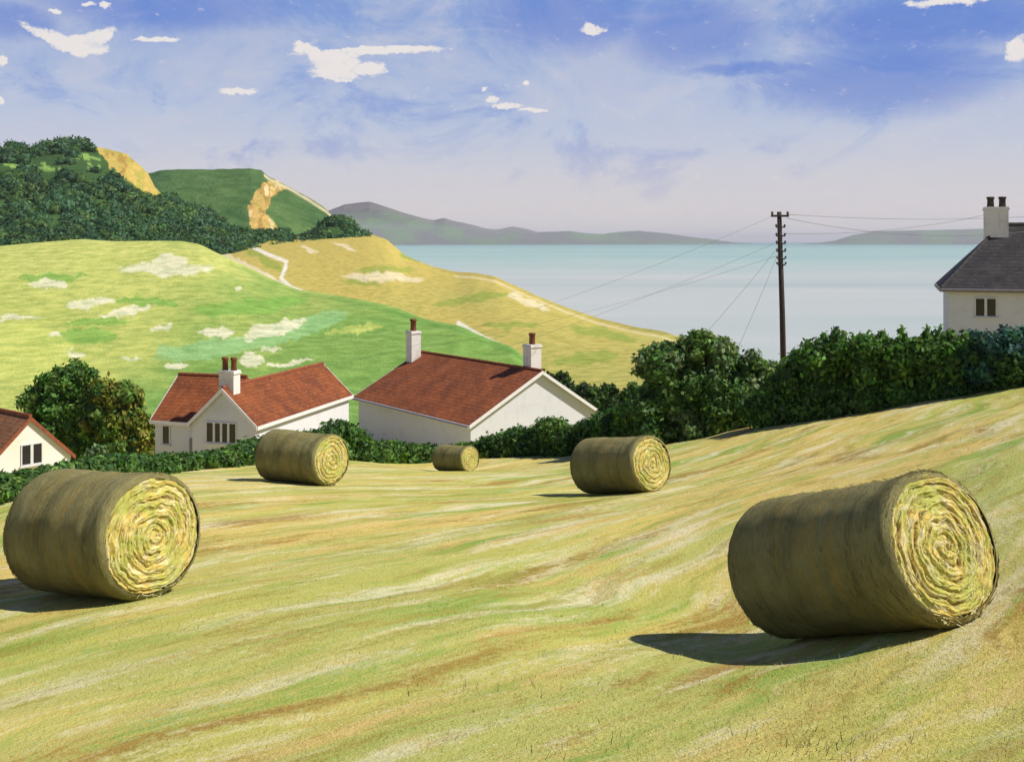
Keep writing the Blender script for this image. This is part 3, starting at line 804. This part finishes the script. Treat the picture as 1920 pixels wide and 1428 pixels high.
plant('bush', bush([(226, 838, 16), (238, 850, 15), (214, 853, 14)], 65, [(.10, .19, .03), (.13, .22, .04)], 13, 8), 40, .12, 13, 'small bright green shrub between the pale shrub and red roofed house', 'bush')

# the far wood covering the first hill: tree crowns by the hundred, one mass
r = np.random.default_rng(77); fb = []
rows, cols_ = G1.shape[:2]
tries = 0
while len(fb) < 2600 and tries < 30000:
    tries += 1
    i = r.integers(8, 70); j = r.integers(0, cols_)
    x, y, z = G1[i, j]
    px = 960 + F * x / y; py = HY - F * (z - CZ) / y
    if py > 480: continue
    if inpoly(np.array([px]), np.array([py]), [(150, 262), (265, 270), (330, 376), (270, 372), (232, 352), (205, 328), (185, 300)])[0]: continue
    if inpoly(np.array([px]), np.array([py]), [(-200, 302), (60, 308), (110, 292), (165, 284), (190, 300), (212, 335), (150, 332), (100, 326), (-200, 328)])[0] and r.random() < .85: continue
    if fbm(px * .02, py * .03, 99, 3) < .30: continue
    rad = (2.6 + 3.0 * r.random()) * (1.0 if px < 420 else .8)
    k = fbm(px * .012, py * .02, 97, 3)
    col = np.array([(.046, .110, .036), (.054, .128, .056), (.085, .155, .042), (.042, .110, .050)][r.integers(0, 4)]) * (.7 + .9 * k)
    fb.append(((x, y, z + rad * .25), (rad, rad, rad * .85), tuple(col)))
V, f, c = leaves(fb, .85, .95, 77, .7, .8)
o = mesh_np('far_wood', V, f, M['leaf'], cols=c)
tag(o, 'dark mass of far woodland covering the hill on the left', 'wood', kind='stuff')

# ------------------------------------------------------------------ houses
def gable_block(wall, roof, trim, soff, x0, x1, y0, y1, zg_, ze, zr, oh=.28, axis='x', ends=(1, 1), zey1=None, th=.13):
    """gabled block; ridge along axis; given x0..x1, y0..y1 are the edges of the ROOF"""
    T = (lambda a, b_, z: (a, b_, z)) if axis == 'x' else (lambda a, b_, z: (b_, a, z))
    if axis == 'y': x0, x1, y0, y1 = y0, y1, x0, x1
    ym = (y0 + y1) / 2
    za, zb = ze, (ze if zey1 is None else zey1)
    sa = (zr - za) / (ym - y0); sb = (zr - zb) / (y1 - ym)
    wy0, wy1 = y0 + oh, y1 - oh; wx0 = x0 + (oh if ends[0] else 0); wx1 = x1 - (oh if ends[1] else 0)
    t2 = th + .02
    prof = [(wy0, zg_), (wy1, zg_), (wy1, zb + sb * oh - t2), (ym, zr - t2 - .02), (wy0, za + sa * oh - t2)]
    flip = -1 if axis == 'y' else 1
    wall.prism([T(wx0, a, z) for a, z in (prof[::flip])], T(wx1 - wx0, 0, 0))
    for (ya, yb, z1, z2) in ((y0, ym, za, zr), (ym, y1, zr, zb)):
        roof.prism([T(x0, ya, z1), T(x0, yb, z2), T(x0, yb, z2 - th), T(x0, ya, z1 - th)][::flip], T(x1 - x0, 0, 0))
    # fascia boards along the eaves and bargeboards up the gables
    for (yy, z, s_) in ((y0, za, -1), (y1, zb, 1)):
        trim.box(T((x0 + x1) / 2, yy + s_ * .035, z - .13), [abs(v) for v in T((x1 - x0) / 2, .03, .10)])
    for k, xx in ((0, x0), (1, x1)):
        if not ends[k]: continue
        s_ = -1 if k == 0 else 1
        for (ya, yb, z1, z2) in ((y0, ym, za, zr), (ym, y1, zr, zb)):
            trim.prism([T(xx, ya, z1 - .005), T(xx, yb, z2 - .005), T(xx, yb, z2 - .25), T(xx, ya, z1 - .25)][::flip * s_], T(s_ * .05, 0, 0))
        # shaded soffit board under the gable overhang
        for (ya, yb, z1, z2) in ((y0 + .05, ym, za + .05 * sa, zr), (ym, y1 - .05, zr, zb + .05 * sb)):
            xi = xx - s_ * oh
            so_ = MB(); soff.append(so_); so_.prism([T(xi, ya, z1 - th - .004), T(xi, yb, z2 - th - .004), T(xi, yb, z2 - th - .03), T(xi, ya, z1 - th - .03)][::flip * s_], T(s_ * (oh - .004), 0, 0))

def ridge_tiles(mb, a, b, r_=.11):
    a, b = Vector(a), Vector(b); n = max(2, int((b - a).length / .45))
    for i in range(n):
        p, q = a.lerp(b, i / n), a.lerp(b, (i + .96) / n)
        mb.tube([p, q], [r_, r_ * .93], 8)

def chimney(parent, roofobj, x, y, z0, z1, sx, sy, pots, potmat, rz=0, pot_h=.7, pot_r=.16):
    mb = MB()
    mb.box((x, y, (z0 + z1) / 2), (sx / 2, sy / 2, (z1 - z0) / 2))
    mb.box((x, y, z1 + .05), (sx / 2 + .06, sy / 2 + .06, .05)); mb.box((x, y, z1 + .15), (sx / 2 + .02, sy / 2 + .02, .05))
    ch = mb.build('chimney', M['stack'], parent)
    for dx, dy in pots:
        p = MB(); p.lathe((x + dx, y + dy, z1 + .2), [(pot_r * 1.05, 0), (pot_r, .08), (pot_r * .92, pot_h * .75), (pot_r * 1.15, pot_h * .8), (pot_r * 1.15, pot_h * .93), (pot_r, pot_h), (pot_r * .7, pot_h), (pot_r * .7, pot_h - .2)])
        po = p.build('chimney_pot', potmat, ch, True)
    return ch

def window(parent, c, n, wdt, hgt, axis, sgn, lights=2, mull=.05, gap=0.0):
    """n unused; c centre on the wall face; axis: 'x' wall normal along x, 'y' along y"""
    T = (lambda a, d, z: Vector((c[0] + sgn * d, c[1] + a, c[2] + z))) if axis == 'x' else (lambda a, d, z: Vector((c[0] + a, c[1] + sgn * d, c[2] + z)))
    H = (lambda a, d, z: (d, a, z)) if axis == 'x' else (lambda a, d, z: (a, d, z))
    fr = MB(); w2, h2 = wdt / 2, hgt / 2
    fr.box(T(0, .03, h2 + .03), H(w2 + .06, .035, .03)); fr.box(T(0, .03, -h2 - .03), H(w2 + .06, .035, .03))
    fr.box(T(-w2 - .03, .03, 0), H(.03, .033, h2)); fr.box(T(w2 + .03, .03, 0), H(.03, .033, h2))
    for i in range(1, lights):
        fr.box(T(-w2 + wdt * i / lights, .028, 0), H(mull, .03, h2))
    f = fr.build('window', M['frame'], parent)
    pn = MB(); pn.box(T(0, .012, 0), H(w2 - .002, .008, h2 - .002)); pn.build('pane', M['glass'], f)
    sl_ = MB(); sl_.box(T(0, .07, -h2 - .10), H(w2 + .14, .075, .035)); sl_.build('sill', M['frame'], f)
    return f

def house_root(name, origin, xaxis, label):
    rz = math.atan2(xaxis[1], xaxis[0])
    o = empty(name, origin, rz); tag(o, label, 'house')
    return o

def finish(root, parts):
    for nm, mb, mt in parts:
        if mb.v: mb.build(nm, mt, root)

# --- middle house (white gable to the right, long shaded wall to the left)
th = math.radians(36); d1 = np.array([-math.sin(th), math.cos(th)]); d2 = np.array([math.cos(th), math.sin(th)])
N0 = np.array([-2.8, 72.0]); ze = CZ - (797 - HY) / F * 72
Lc, Wc = 16.2, 12.1
ctr = N0 + d1 * Lc / 2 + d2 * Wc / 2
rt = house_root('house', (ctr[0], ctr[1], ze - 3.2), -d1, 'long white house with one shaded side wall and two tall chimneys')
wl, rf, tr, sf_, rg = MB(), MB(), MB(), [], MB()
zE, zR = 3.2, 3.2 + 3.15
gable_block(wl, rf, tr, sf_, -Lc / 2, Lc / 2, -Wc / 2, Wc / 2, -.5, zE, zR, .32, zey1=zE - .60)
ridge_tiles(rg, (-Lc / 2, 0, zR + .01), (Lc / 2, 0, zR + .01))
finish(rt, [('wall', wl, M['wall_white']), ('fascia', tr, M['trim'])] + [('soffit', q, M['soffit']) for q in sf_])
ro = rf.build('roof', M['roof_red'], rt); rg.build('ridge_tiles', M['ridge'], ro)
chimney(rt, ro, -Lc / 2 + .55, -.95, zR - 1.3, zR + 1.55, .9, .85, [(0, 0)], M['pot'], pot_h=.95, pot_r=.24)
chimney(rt, ro, Lc / 2 - 1.9, .55, zR - 1.2, zR + 1.45, .95, .9, [(0, 0)], M['pot'], pot_h=.8, pot_r=.22)
gt = MB(); gt.tube([(-Lc / 2, -Wc / 2 - .10, zE - .12), (Lc / 2, -Wc / 2 - .10, zE - .12)], .06, 8); gt.build('gutter', M['pipe'], rt)

# --- left house: front gable and a wing to its left
bk = np.array([.27, .963]); lf = np.array([-.963, .27])
N0 = np.array([-14.4, 62.0]); ze = CZ - (799 - HY) / F * 62
Lb, Wb = 13.2, 4.45
ctr = N0 + bk * Lb / 2 + lf * Wb / 2
rt = house_root('house', (ctr[0], ctr[1], ze - 3.0), -bk, 'red roofed house with front gable of four windows and short left wing')
wl, rf, tr, sf_, rg = MB(), MB(), MB(), [], MB()
zE = 3.0; zR = zE + 2.08
gable_block(wl, rf, tr, sf_, -Lb / 2, Lb / 2, -Wb / 2, Wb / 2, -.5, zE, zR, .2)
# wing: ridge along local y, from the main ridge out to the left
wy0, wx1 = -Wb / 2 - 2.75, Lb / 2 - .45
gable_block(wl, rf, tr, sf_, wx1 - 6.0, wx1, wy0, -.3, -.5, zE - .03, zE + 2.30, .2, axis='y', ends=(1, 0))
ridge_tiles(rg, (-Lb / 2, 0, zR + .01), (Lb / 2, 0, zR + .01)); ridge_tiles(rg, (wx1 - 3, wy0, zE + 2.32), (wx1 - 3, -.3, zE + 2.32))
finish(rt, [('wall', wl, M['wall_white']), ('fascia', tr, M['trim'])] + [('soffit', q, M['soffit']) for q in sf_])
ro = rf.build('roof', M['roof_red'], rt); rg.build('ridge_tiles', M['ridge'], ro)
chimney(rt, ro, Lb / 2 - .85, .0, zR - 1.0, zR + .72, .75, .95, [(0, -.28), (0, .28)], M['pot'], pot_h=.75, pot_r=.17)
fx = Lb / 2 - .2
window(rt, (fx, -.14, zE - .85 + .35), 0, 1.85, 1.08, 'x', 1, 4, .07)
window(rt, (wx1 - .2, wy0 + .95, zE - .88), 0, .42, 1.02, 'x', 1, 1)
pp = MB(); pp.box((fx - .30, -Wb / 2 - .02, .75), (.06, .13, 1.25)); pp.build('downpipe', M['pipe'], rt)

# --- left cottage at the picture edge
bk = np.array([-.77, .638]); rt_d = np.array([.638, .77])
A0 = np.array([-26.3, 60.0]); zr_ = CZ - (780 - HY) / F * 60
Wa, La = 5.1, 9.0
ctr = A0 + bk * La / 2
rt = house_root('cottage', (ctr[0], ctr[1], zr_ - 5.4), -bk, 'small cream cottage with brown roof behind the large left bale')
rt['category'] = 'cottage'
wl, rf, tr, sf_, rg = MB(), MB(), MB(), [], MB()
gable_block(wl, rf, tr, sf_, -La / 2, La / 2, -Wa / 2, Wa / 2, -.6, 2.95, 5.4, .14)
ridge_tiles(rg, (-La / 2, 0, 5.41), (La / 2, 0, 5.41))
finish(rt, [('wall', wl, M['wall_cream']), ('fascia', tr, M['ridge'])])
ro = rf.build('roof', M['roof_brown'], rt); rg.build('ridge_tiles', M['ridge'], ro)
window(rt, (La / 2 - .14, .12, 2.95 + .35), 0, 1.10, 1.05, 'x', 1, 2, .08)

# --- slate roofed house on the right
YD = 64.0
xl = (1760 - 960) / F * YD; zeD = CZ - (540 - HY) / F * YD
rt = empty('house', (xl + .15, YD, zeD - 4.2), math.radians(-19)); tag(rt, 'grey rendered house with dark slate hipped roof at the right edge', 'house')
LD, WD, zE = 15.0, 8.4, 4.2; zR = zE + 3.75; hp = 3.55
wl = MB(); wl.box((LD / 2, WD / 2, zE / 2 - .5), (LD / 2 - .45, WD / 2 - .45, zE / 2 + .45)); wl.build('wall', M['wall_white'], rt)
rf = MB(); a0 = (0, 0, zE); a1 = (LD, 0, zE); a2 = (LD, WD, zE); a3 = (0, WD, zE); r0 = (hp, WD / 2, zR); r1 = (LD - hp, WD / 2, zR)
dn = [(q[0], q[1], q[2] - .14) for q in (a0, a1, a2, a3)]
rf.add([a0, a1, a2, a3, r0, r1] + dn, [(0, 1, 5, 4), (1, 2, 5), (2, 3, 4, 5), (3, 0, 4), (6, 7, 1, 0), (7, 8, 2, 1), (8, 9, 3, 2), (9, 6, 0, 3), (9, 8, 7, 6)])
ro = rf.build('roof', M['roof_slate'], rt)
rg = MB(); ridge_tiles(rg, (r0[0], r0[1], r0[2] + .01), (r1[0], r1[1], r1[2] + .01)); ridge_tiles(rg, (0, 0, zE + .01), r0, .09); rg.build('ridge_tiles', M['ridge_slate'], ro)
tr = MB(); tr.box((LD / 2, -.04, zE - .12), (LD / 2, .03, .10)); tr.box((-.04, WD / 2, zE - .12), (.03, WD / 2, .10)); tr.build('fascia', M['soffit'], rt)
gt = MB(); gt.tube([(-.05, -.13, zE - .08), (LD, -.13, zE - .08)], .065, 8); gt.build('gutter', M['pipe'], rt)
chimney(rt, ro, hp - .30, WD / 2 - .3, zR - 1.6, zR + .85, 1.3, 1.2, [(-.30, 0), (.36, 0)], M['pot_dark'], pot_h=.62, pot_r=.20)
window(rt, (2.42, .45, 2.98 + .12), 0, 1.06, 1.0, 'y', -1, 2, .07)

# ------------------------------------------------------------------ telegraph pole and wires
PY_ = 57.0
base = P(1471, 690, PY_); zgp = zg(base[0], PY_)
rt = empty('telegraph_pole', (base[0], PY_, zgp)); tag(rt, 'dark wooden telegraph pole with insulators rising behind the hedge', 'pole')
top = P(1461, 397, PY_) - np.array([base[0], PY_, zgp])
mb = MB(); mb.tube([(0, 0, -.8), tuple(top * .5 + np.array([.02, 0, 0])), tuple(top)], [.17, .145, .118], 12); mb.build('pole', M['pole'], rt, True)
mb = MB(); mb.box((top[0], -.16, top[2] - .22), (.46, .045, .055)); mb.build('crossarm', M['pole'], rt)
for dx in (-.40, .40):
    p = MB(); p.lathe((top[0] + dx, -.16, top[2] - .165), [(.03, 0), (.075, .04), (.055, .09), (.075, .12), (.03, .18)], 10); p.build('insulator', M['insul'], rt, True)
for k, dz_ in enumerate((.80, 1.25, 1.65, 2.05, 2.45, 2.75)):
    p = MB(); t = 1 - dz_ / top[2]; xx = top[0] * t
    p.box((xx, -.17, top[2] - dz_), (.24 if k < 4 else .20, .03, .035))
    for s_ in (-1, 1):
        p.lathe((xx + s_ * .22, -.17, top[2] - dz_ + .035), [(.03, 0), (.065, .03), (.05, .08), (.02, .12)], 8)
    p.build('bracket', M['pole'], rt)
def wire(name, a, b, sag, label, rr=.011):
    a, b = np.array(a, float), np.array(b, float); L = []
    for i in range(17):
        t = i / 16; q = a * (1 - t) + b * t; q = q + np.array([0, 0, -4 * sag * t * (1 - t)]); L.append(q)
    m_ = MB(); o0 = L[0]
    m_.tube([tuple(q - o0) for q in L], rr, 5)
    o = m_.build(name, M['wire'], None, True); o.location = Vector(o0.tolist()); tag(o, label, 'wire', 'overhead wires from the telegraph pole')
Pp = lambda px, py: P(px, py, PY_ - .16)
wire('overhead_wire', Pp(1475, 402), P(2060, 396, 64), .35, 'topmost wire running right from the pole crossarm')
wire('overhead_wire', Pp(1475, 409), P(2060, 412, 61), .9, 'sagging second wire running right from the pole crossarm')
wire('overhead_wire', Pp(1472, 438), P(1850, 402, 68), .35, 'lowest wire rising right to the slate house chimney')
wire('overhead_wire', Pp(1452, 404), P(604, 688, 75), .8, 'highest wire descending left from the pole to the left house ridge', .006)
wire('overhead_wire', Pp(1456, 480), P(768, 655, 89), .5, 'lowest long wire descending left to the far chimney of the middle house', .006)
wire('overhead_wire', Pp(1456, 455), P(650, 738, 74), .6, 'middle long wire descending left from the pole to the left house eaves', .006)
wire('overhead_wire', Pp(1457, 466), P(1300, 650, 49), .1, 'steep wire dropping from the pole into the rounded bush')
wire('overhead_wire', Pp(1458, 478), P(1372, 680, 50), .05, 'steepest wire dropping beside the pole into the rounded bush')

# ------------------------------------------------------------------ hay bales
m, gg, b = material('weathered_bale_side', .95, .08)
p = objc(gg)
band = gg.noise(gg.map(p, scale=(7, .5, .5)), 1.0, 5, .65)
fib = gg.noise(gg.map(p, scale=(46, 9, 9)), 1.0, 5, .7)
big = gg.noise(p, 1.1, 5, .65)
c = gg.mix(gg.step(big, .3, .7), (.165, .146, .056), (.270, .245, .105))
c = gg.mix(gg.math('MULTIPLY', gg.step(band, .52, .70), .7), c, (.31, .22, .060))
c = gg.mix(gg.math('MULTIPLY', gg.step(band, .46, .30), .55), c, (.100, .088, .040))
c = gg.mix(gg.math('MULTIPLY', gg.step(fib, .50, .75), .5), c, (.37, .32, .13))
c = gg.mix(gg.math('MULTIPLY', gg.step(fib, .45, .25), .5), c, (.075, .06, .03))
gg.set(b.inputs['Base Color'], c)
gg.set(b.inputs['Normal'], gg.bump(gg.math('ADD', fib, gg.math('MULTIPLY', band, .6)), .8, .03))
M['bale_side'] = m
m, gg, b = material('straw_spiral', .85, .15)
fine = gg.noise(objc(gg), 30, 5, .7)
ca = attr(gg)
c = gg.mix(gg.math('MULTIPLY', gg.step(fine, .5, .75), .35), ca, (.62, .52, .22))
c = gg.mix(gg.math('MULTIPLY', gg.step(fine, .45, .25), .45), c, (.26, .17, .045))
gg.set(b.inputs['Base Color'], c); gg.set(b.inputs['Normal'], gg.bump(fine, .6, .02))
M['straw'] = m

def bale_meshes(R_, L_, seed):
    r = np.random.default_rng(seed)
    # rolled side, axis along x
    na, nl = 150, 60
    th_ = np.linspace(0, 2 * np.pi, na + 1)[:-1]; xs = np.linspace(-L_ / 2, L_ / 2, nl)
    A, X = np.meshgrid(th_, xs, indexing='ij')
    e = np.clip((L_ / 2 - np.abs(X)) / .13, 0, 1)
    rad = R_ - .085 * (1 - np.sqrt(1 - (1 - e) ** 2))
    rad = rad + .035 * (fbm(X * 2.2 + 9, np.cos(A) * 2 + 5, seed) - .5) + .030 * (fbm(X * 2 + 3, np.sin(A) * 2.4 + 8, seed + 1) - .5) \
        + .018 * (vnoise(X * 9 + 2, np.sin(A * 2) * .6 + 4, seed + 2) - .5)
    sag = np.clip(-np.sin(A), 0, 1) ** 3 * .05 - np.clip(np.sin(A), 0, 1) ** 2 * .025 * (1 + np.sin(X * 2.1 + seed))
    Yc = np.cos(A) * rad * (1 + .02 * np.sin(A)); Zc = np.sin(A) * rad + sag
    V = np.stack([X, Yc, Zc], -1).reshape(-1, 3)
    i = np.arange(na)[:, None]; j = np.arange(nl - 1)[None]
    fs = np.stack([i * nl + j, ((i + 1) % na) * nl + j, ((i + 1) % na) * nl + j + 1, i * nl + j + 1], -1).reshape(-1, 4)[:, ::-1]
    # straws standing proud of the rolled side
    ns = 2400; a_ = r.random(ns) * 6.283; x_ = (r.random(ns) - .5) * (L_ - .12); en = r.random(ns) < .4; x_ = np.where(en, np.sign(x_) * (L_ / 2 - .03 - .12 * r.random(ns)), x_); ln = .05 + .12 * r.random(ns)
    da_ = (r.random(ns) - .5) * .5; up = .004 + .035 * r.random(ns) ** 3
    def on_side(x, a, lift):
        e_ = np.clip((L_ / 2 - np.abs(x)) / .13, 0, 1)
        q_ = R_ - .085 * (1 - np.sqrt(1 - (1 - e_) ** 2)) + lift
        dz_ = np.clip(-np.sin(a), 0, 1) ** 3 * .05 - np.clip(np.sin(a), 0, 1) ** 2 * .025 * (1 + np.sin(x * 2.1 + seed))
        return np.stack([x, np.cos(a) * q_, np.sin(a) * q_ + dz_], -1)
    c0 = on_side(x_, a_, -.012); a2_ = a_ + ln / R_; up = .002 + .022 * r.random(ns) ** 3
    c1 = on_side(x_ + da_ * ln, a2_, up)
    wv_ = np.zeros((ns, 3)); wv_[:, 0] = .0035
    q = np.stack([c0 - wv_, c0 + wv_, c1 + wv_, c1 - wv_], 1).reshape(-1, 3)
    fs = np.concatenate([fs, np.arange(len(q)).reshape(-1, 4) + len(V)]); V = np.concatenate([V, q])
    side = (V, fs)
    # coiled end
    nr, na2 = 84, 240
    rr = np.linspace(0.004, 1.0, nr); tt = np.linspace(0, 2 * np.pi, na2 + 1)[:-1]
    RR, T = np.meshgrid(rr, tt, indexing='ij')
    cx, cy = RR * np.cos(T), RR * np.sin(T)
    wob = 1.05 * (fbm(cx * 1.6 + 7, cy * 1.6 + 3, seed + 5, 3) - .5) + .5 * (fbm(cx * 6 + 1, cy * 6 + 2, seed + 6, 3) - .5)
    turns = 6.6
    ph = RR * turns - T / (2 * np.pi) + wob * 1.5
    fr_ = ph - np.floor(ph)
    lay = np.sin(np.pi * fr_) ** .7
    ph2 = RR * turns * 2.7 - T / (2 * np.pi) + wob * 3; f2 = np.sin(np.pi * (ph2 - np.floor(ph2)))
    hgt = .036 * lay + .016 * f2 + .016 * (fbm(ph * 3.0, T * 5.0, seed + 15, 3) - .5) + .04 * (fbm(cx * 5, cy * 5, seed + 8) - .5)
    bulge = .055 * (1 - RR ** 2) - .14 * np.clip((RR - .90) / .10, 0, 1) ** 2
    hgt = hgt * np.clip((1 - RR) / .06, 0, 1)
    rim = R_ - .045
    V2 = np.stack([L_ / 2 - .055 + bulge * .8 + hgt, cx * rim, cy * rim + np.clip(-cy, 0, 1) ** 3 * .05], -1).reshape(-1, 3)
    i = np.arange(nr - 1)[:, None]; j = np.arange(na2)[None]
    f2q = np.stack([i * na2 + j, (i + 1) * na2 + j, (i + 1) * na2 + (j + 1) % na2, i * na2 + (j + 1) % na2], -1).reshape(-1, 4)
    strand = fbm(ph * 1.4, T * 2.2 + RR * 3, seed + 11, 4)
    strand2 = fbm(ph * 3.1 + 8, T * 3.5, seed + 12, 3)
    c = lerp((.60, .45, .120), (.50, .455, .105), (strand - .38) * 5)
    c = put(c, np.clip((strand2 - .56) * 8, 0, 1), (.70, .63, .36), .8)
    # crease shade between the coils painted in as brown strands, broken here and there
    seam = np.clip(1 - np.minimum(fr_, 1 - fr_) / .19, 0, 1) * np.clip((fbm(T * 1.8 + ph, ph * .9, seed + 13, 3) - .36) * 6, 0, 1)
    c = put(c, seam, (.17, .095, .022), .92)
    gre = np.clip((fbm(cx * 3 + 4, cy * 3 + 9, seed + 14) - .56) * 8, 0, 1); c = put(c, gre, (.34, .39, .075), .6)
    c = put(c, np.clip((RR - .93) / .05, 0, 1), (.40, .31, .115), .6)
    c = c.reshape(-1, 3)
    # loose straws lying along the coils
    sv_, sfc, scol = [], [], []
    nb = len(V2)
    for k in range(900):
        q = math.sqrt(r.random()) * .98; a = r.random() * 6.283
        ii = min(nr - 1, int(q * (nr - 1))); base_ = V2[ii * na2 + int(a / 6.2832 * na2) % na2]
        da = (.06 + .16 * r.random()) / max(q, .18) * .5; w_ = .0018 + .0016 * r.random()
        a2 = a + da * (1 if r.random() > .5 else -1); q2 = q + r.normal() * .03
        p0 = np.array([base_[0] + .006, math.cos(a) * q * rim, math.sin(a) * q * rim]); p1 = np.array([base_[0] + .008 + .018 * r.random(), math.cos(a2) * q2 * rim, math.sin(a2) * q2 * rim])
        n_ = np.array([0, math.cos(a), math.sin(a)]) * w_
        sfc.append([nb + len(sv_) + z for z in (0, 1, 2, 3)]); sv_ += [p0 - n_, p0 + n_, p1 + n_, p1 - n_]
        cc2 = np.array([(.66, .56, .26), (.50, .40, .13), (.32, .22, .06), (.74, .68, .42), (.40, .42, .11)][r.integers(0, 5)]); scol += [cc2] * 4
    V2 = np.concatenate([V2, np.array(sv_)]); f2q = np.concatenate([f2q, np.array(sfc)]); c = np.concatenate([c, np.array(scol)])
    return side, (V2, f2q, c)

def bale(px, py, R_, L_, ang_deg, label, seed, spin=0.0, src=None, Yfix=None, scale=1.0):
    """px,py: where the middle of the bale touches the field"""
    x, y, z = ray_field(px, py)
    ax = np.array([math.cos(math.radians(ang_deg)), math.sin(math.radians(ang_deg))])
    za = zg(x + ax[0] * L_ * scale / 2, y + ax[1] * L_ * scale / 2); zb_ = zg(x - ax[0] * L_ * scale / 2, y - ax[1] * L_ * scale / 2)
    tilt = math.atan2(za - zb_, L_ * scale)
    # lie tangent to the slope across the axis
    pr = np.array([-ax[1], ax[0]]); sl_x = (zg(x + pr[0] * .3, y + pr[1] * .3) - zg(x - pr[0] * .3, y - pr[1] * .3)) / .6
    lift = R_ * scale * (math.sqrt(1 + sl_x ** 2)) - .05 * scale
    if src is None:
        root = empty('hay_bale'); side, end = bale_meshes(R_, L_, seed)
        mesh_np('rolled_side', side[0], side[1], M['bale_side'], root, smooth=True)
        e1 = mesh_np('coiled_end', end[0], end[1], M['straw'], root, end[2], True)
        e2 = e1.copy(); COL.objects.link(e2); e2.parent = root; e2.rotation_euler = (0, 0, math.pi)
    else:
        root = src.copy(); COL.objects.link(root)
        for ch in src.children:
            k = ch.copy(); COL.objects.link(k); k.parent = root
    zmid = (za + zb_) / 2
    root.location = (x, y, zmid + lift / math.cos(tilt))
    root.rotation_euler = (Matrix.Rotation(math.radians(ang_deg), 4, 'Z') @ Matrix.Rotation(-tilt, 4, 'Y')).to_euler()
    root.scale = (scale, scale, scale)
    if spin:
        for ch in root.children:
            if ch.name.startswith('coiled_end') and abs(ch.rotation_euler.z) < .1: ch.rotation_euler = (spin, 0, 0)
    tag(root, label, 'hay bale', 'round hay bales lying on the mown field')
    return root
b1 = bale(1604, 1188, .77, 2.35, -60, 'nearest and largest round hay bale, on the right of the field', 101)
b2 = bale(193, 1112, .84, 2.0, -31, 'large round hay bale at the left edge, below the cottages', 202)
b3 = bale(566, 905, .77, 2.35, -34, 'medium round bale in front of the low hedge and red roofed house', 101, .35, b1, scale=.96)
b4 = bale(1162, 925, .77, 2.35, -50, 'medium round bale in front of the large rounded bush', 202, 2.2, b1, scale=.98)
b5 = bale(854, 884, .77, 2.35, -42, 'smallest and farthest bale, below the shaded wall of the middle house', 101, 1.2, b1, scale=.68)

# ------------------------------------------------------------------ air
HAZE = 4.0e-5
hm = bpy.data.materials.new('sea_haze'); hm.use_nodes = True
n = hm.node_tree; n.nodes.clear()
out = n.nodes.new('ShaderNodeOutputMaterial'); pv = n.nodes.new('ShaderNodeVolumePrincipled')
pv.inputs['Color'].default_value = (.86, .87, .93, 1); pv.inputs['Density'].default_value = HAZE; pv.inputs['Anisotropy'].default_value = .0
n.links.new(pv.outputs[0], out.inputs['Volume'])
mb = MB(); mb.box((0, 22500, 135), (31000, 24500, 137)); o = mb.build('haze', hm); tag(o, kind='stuff')
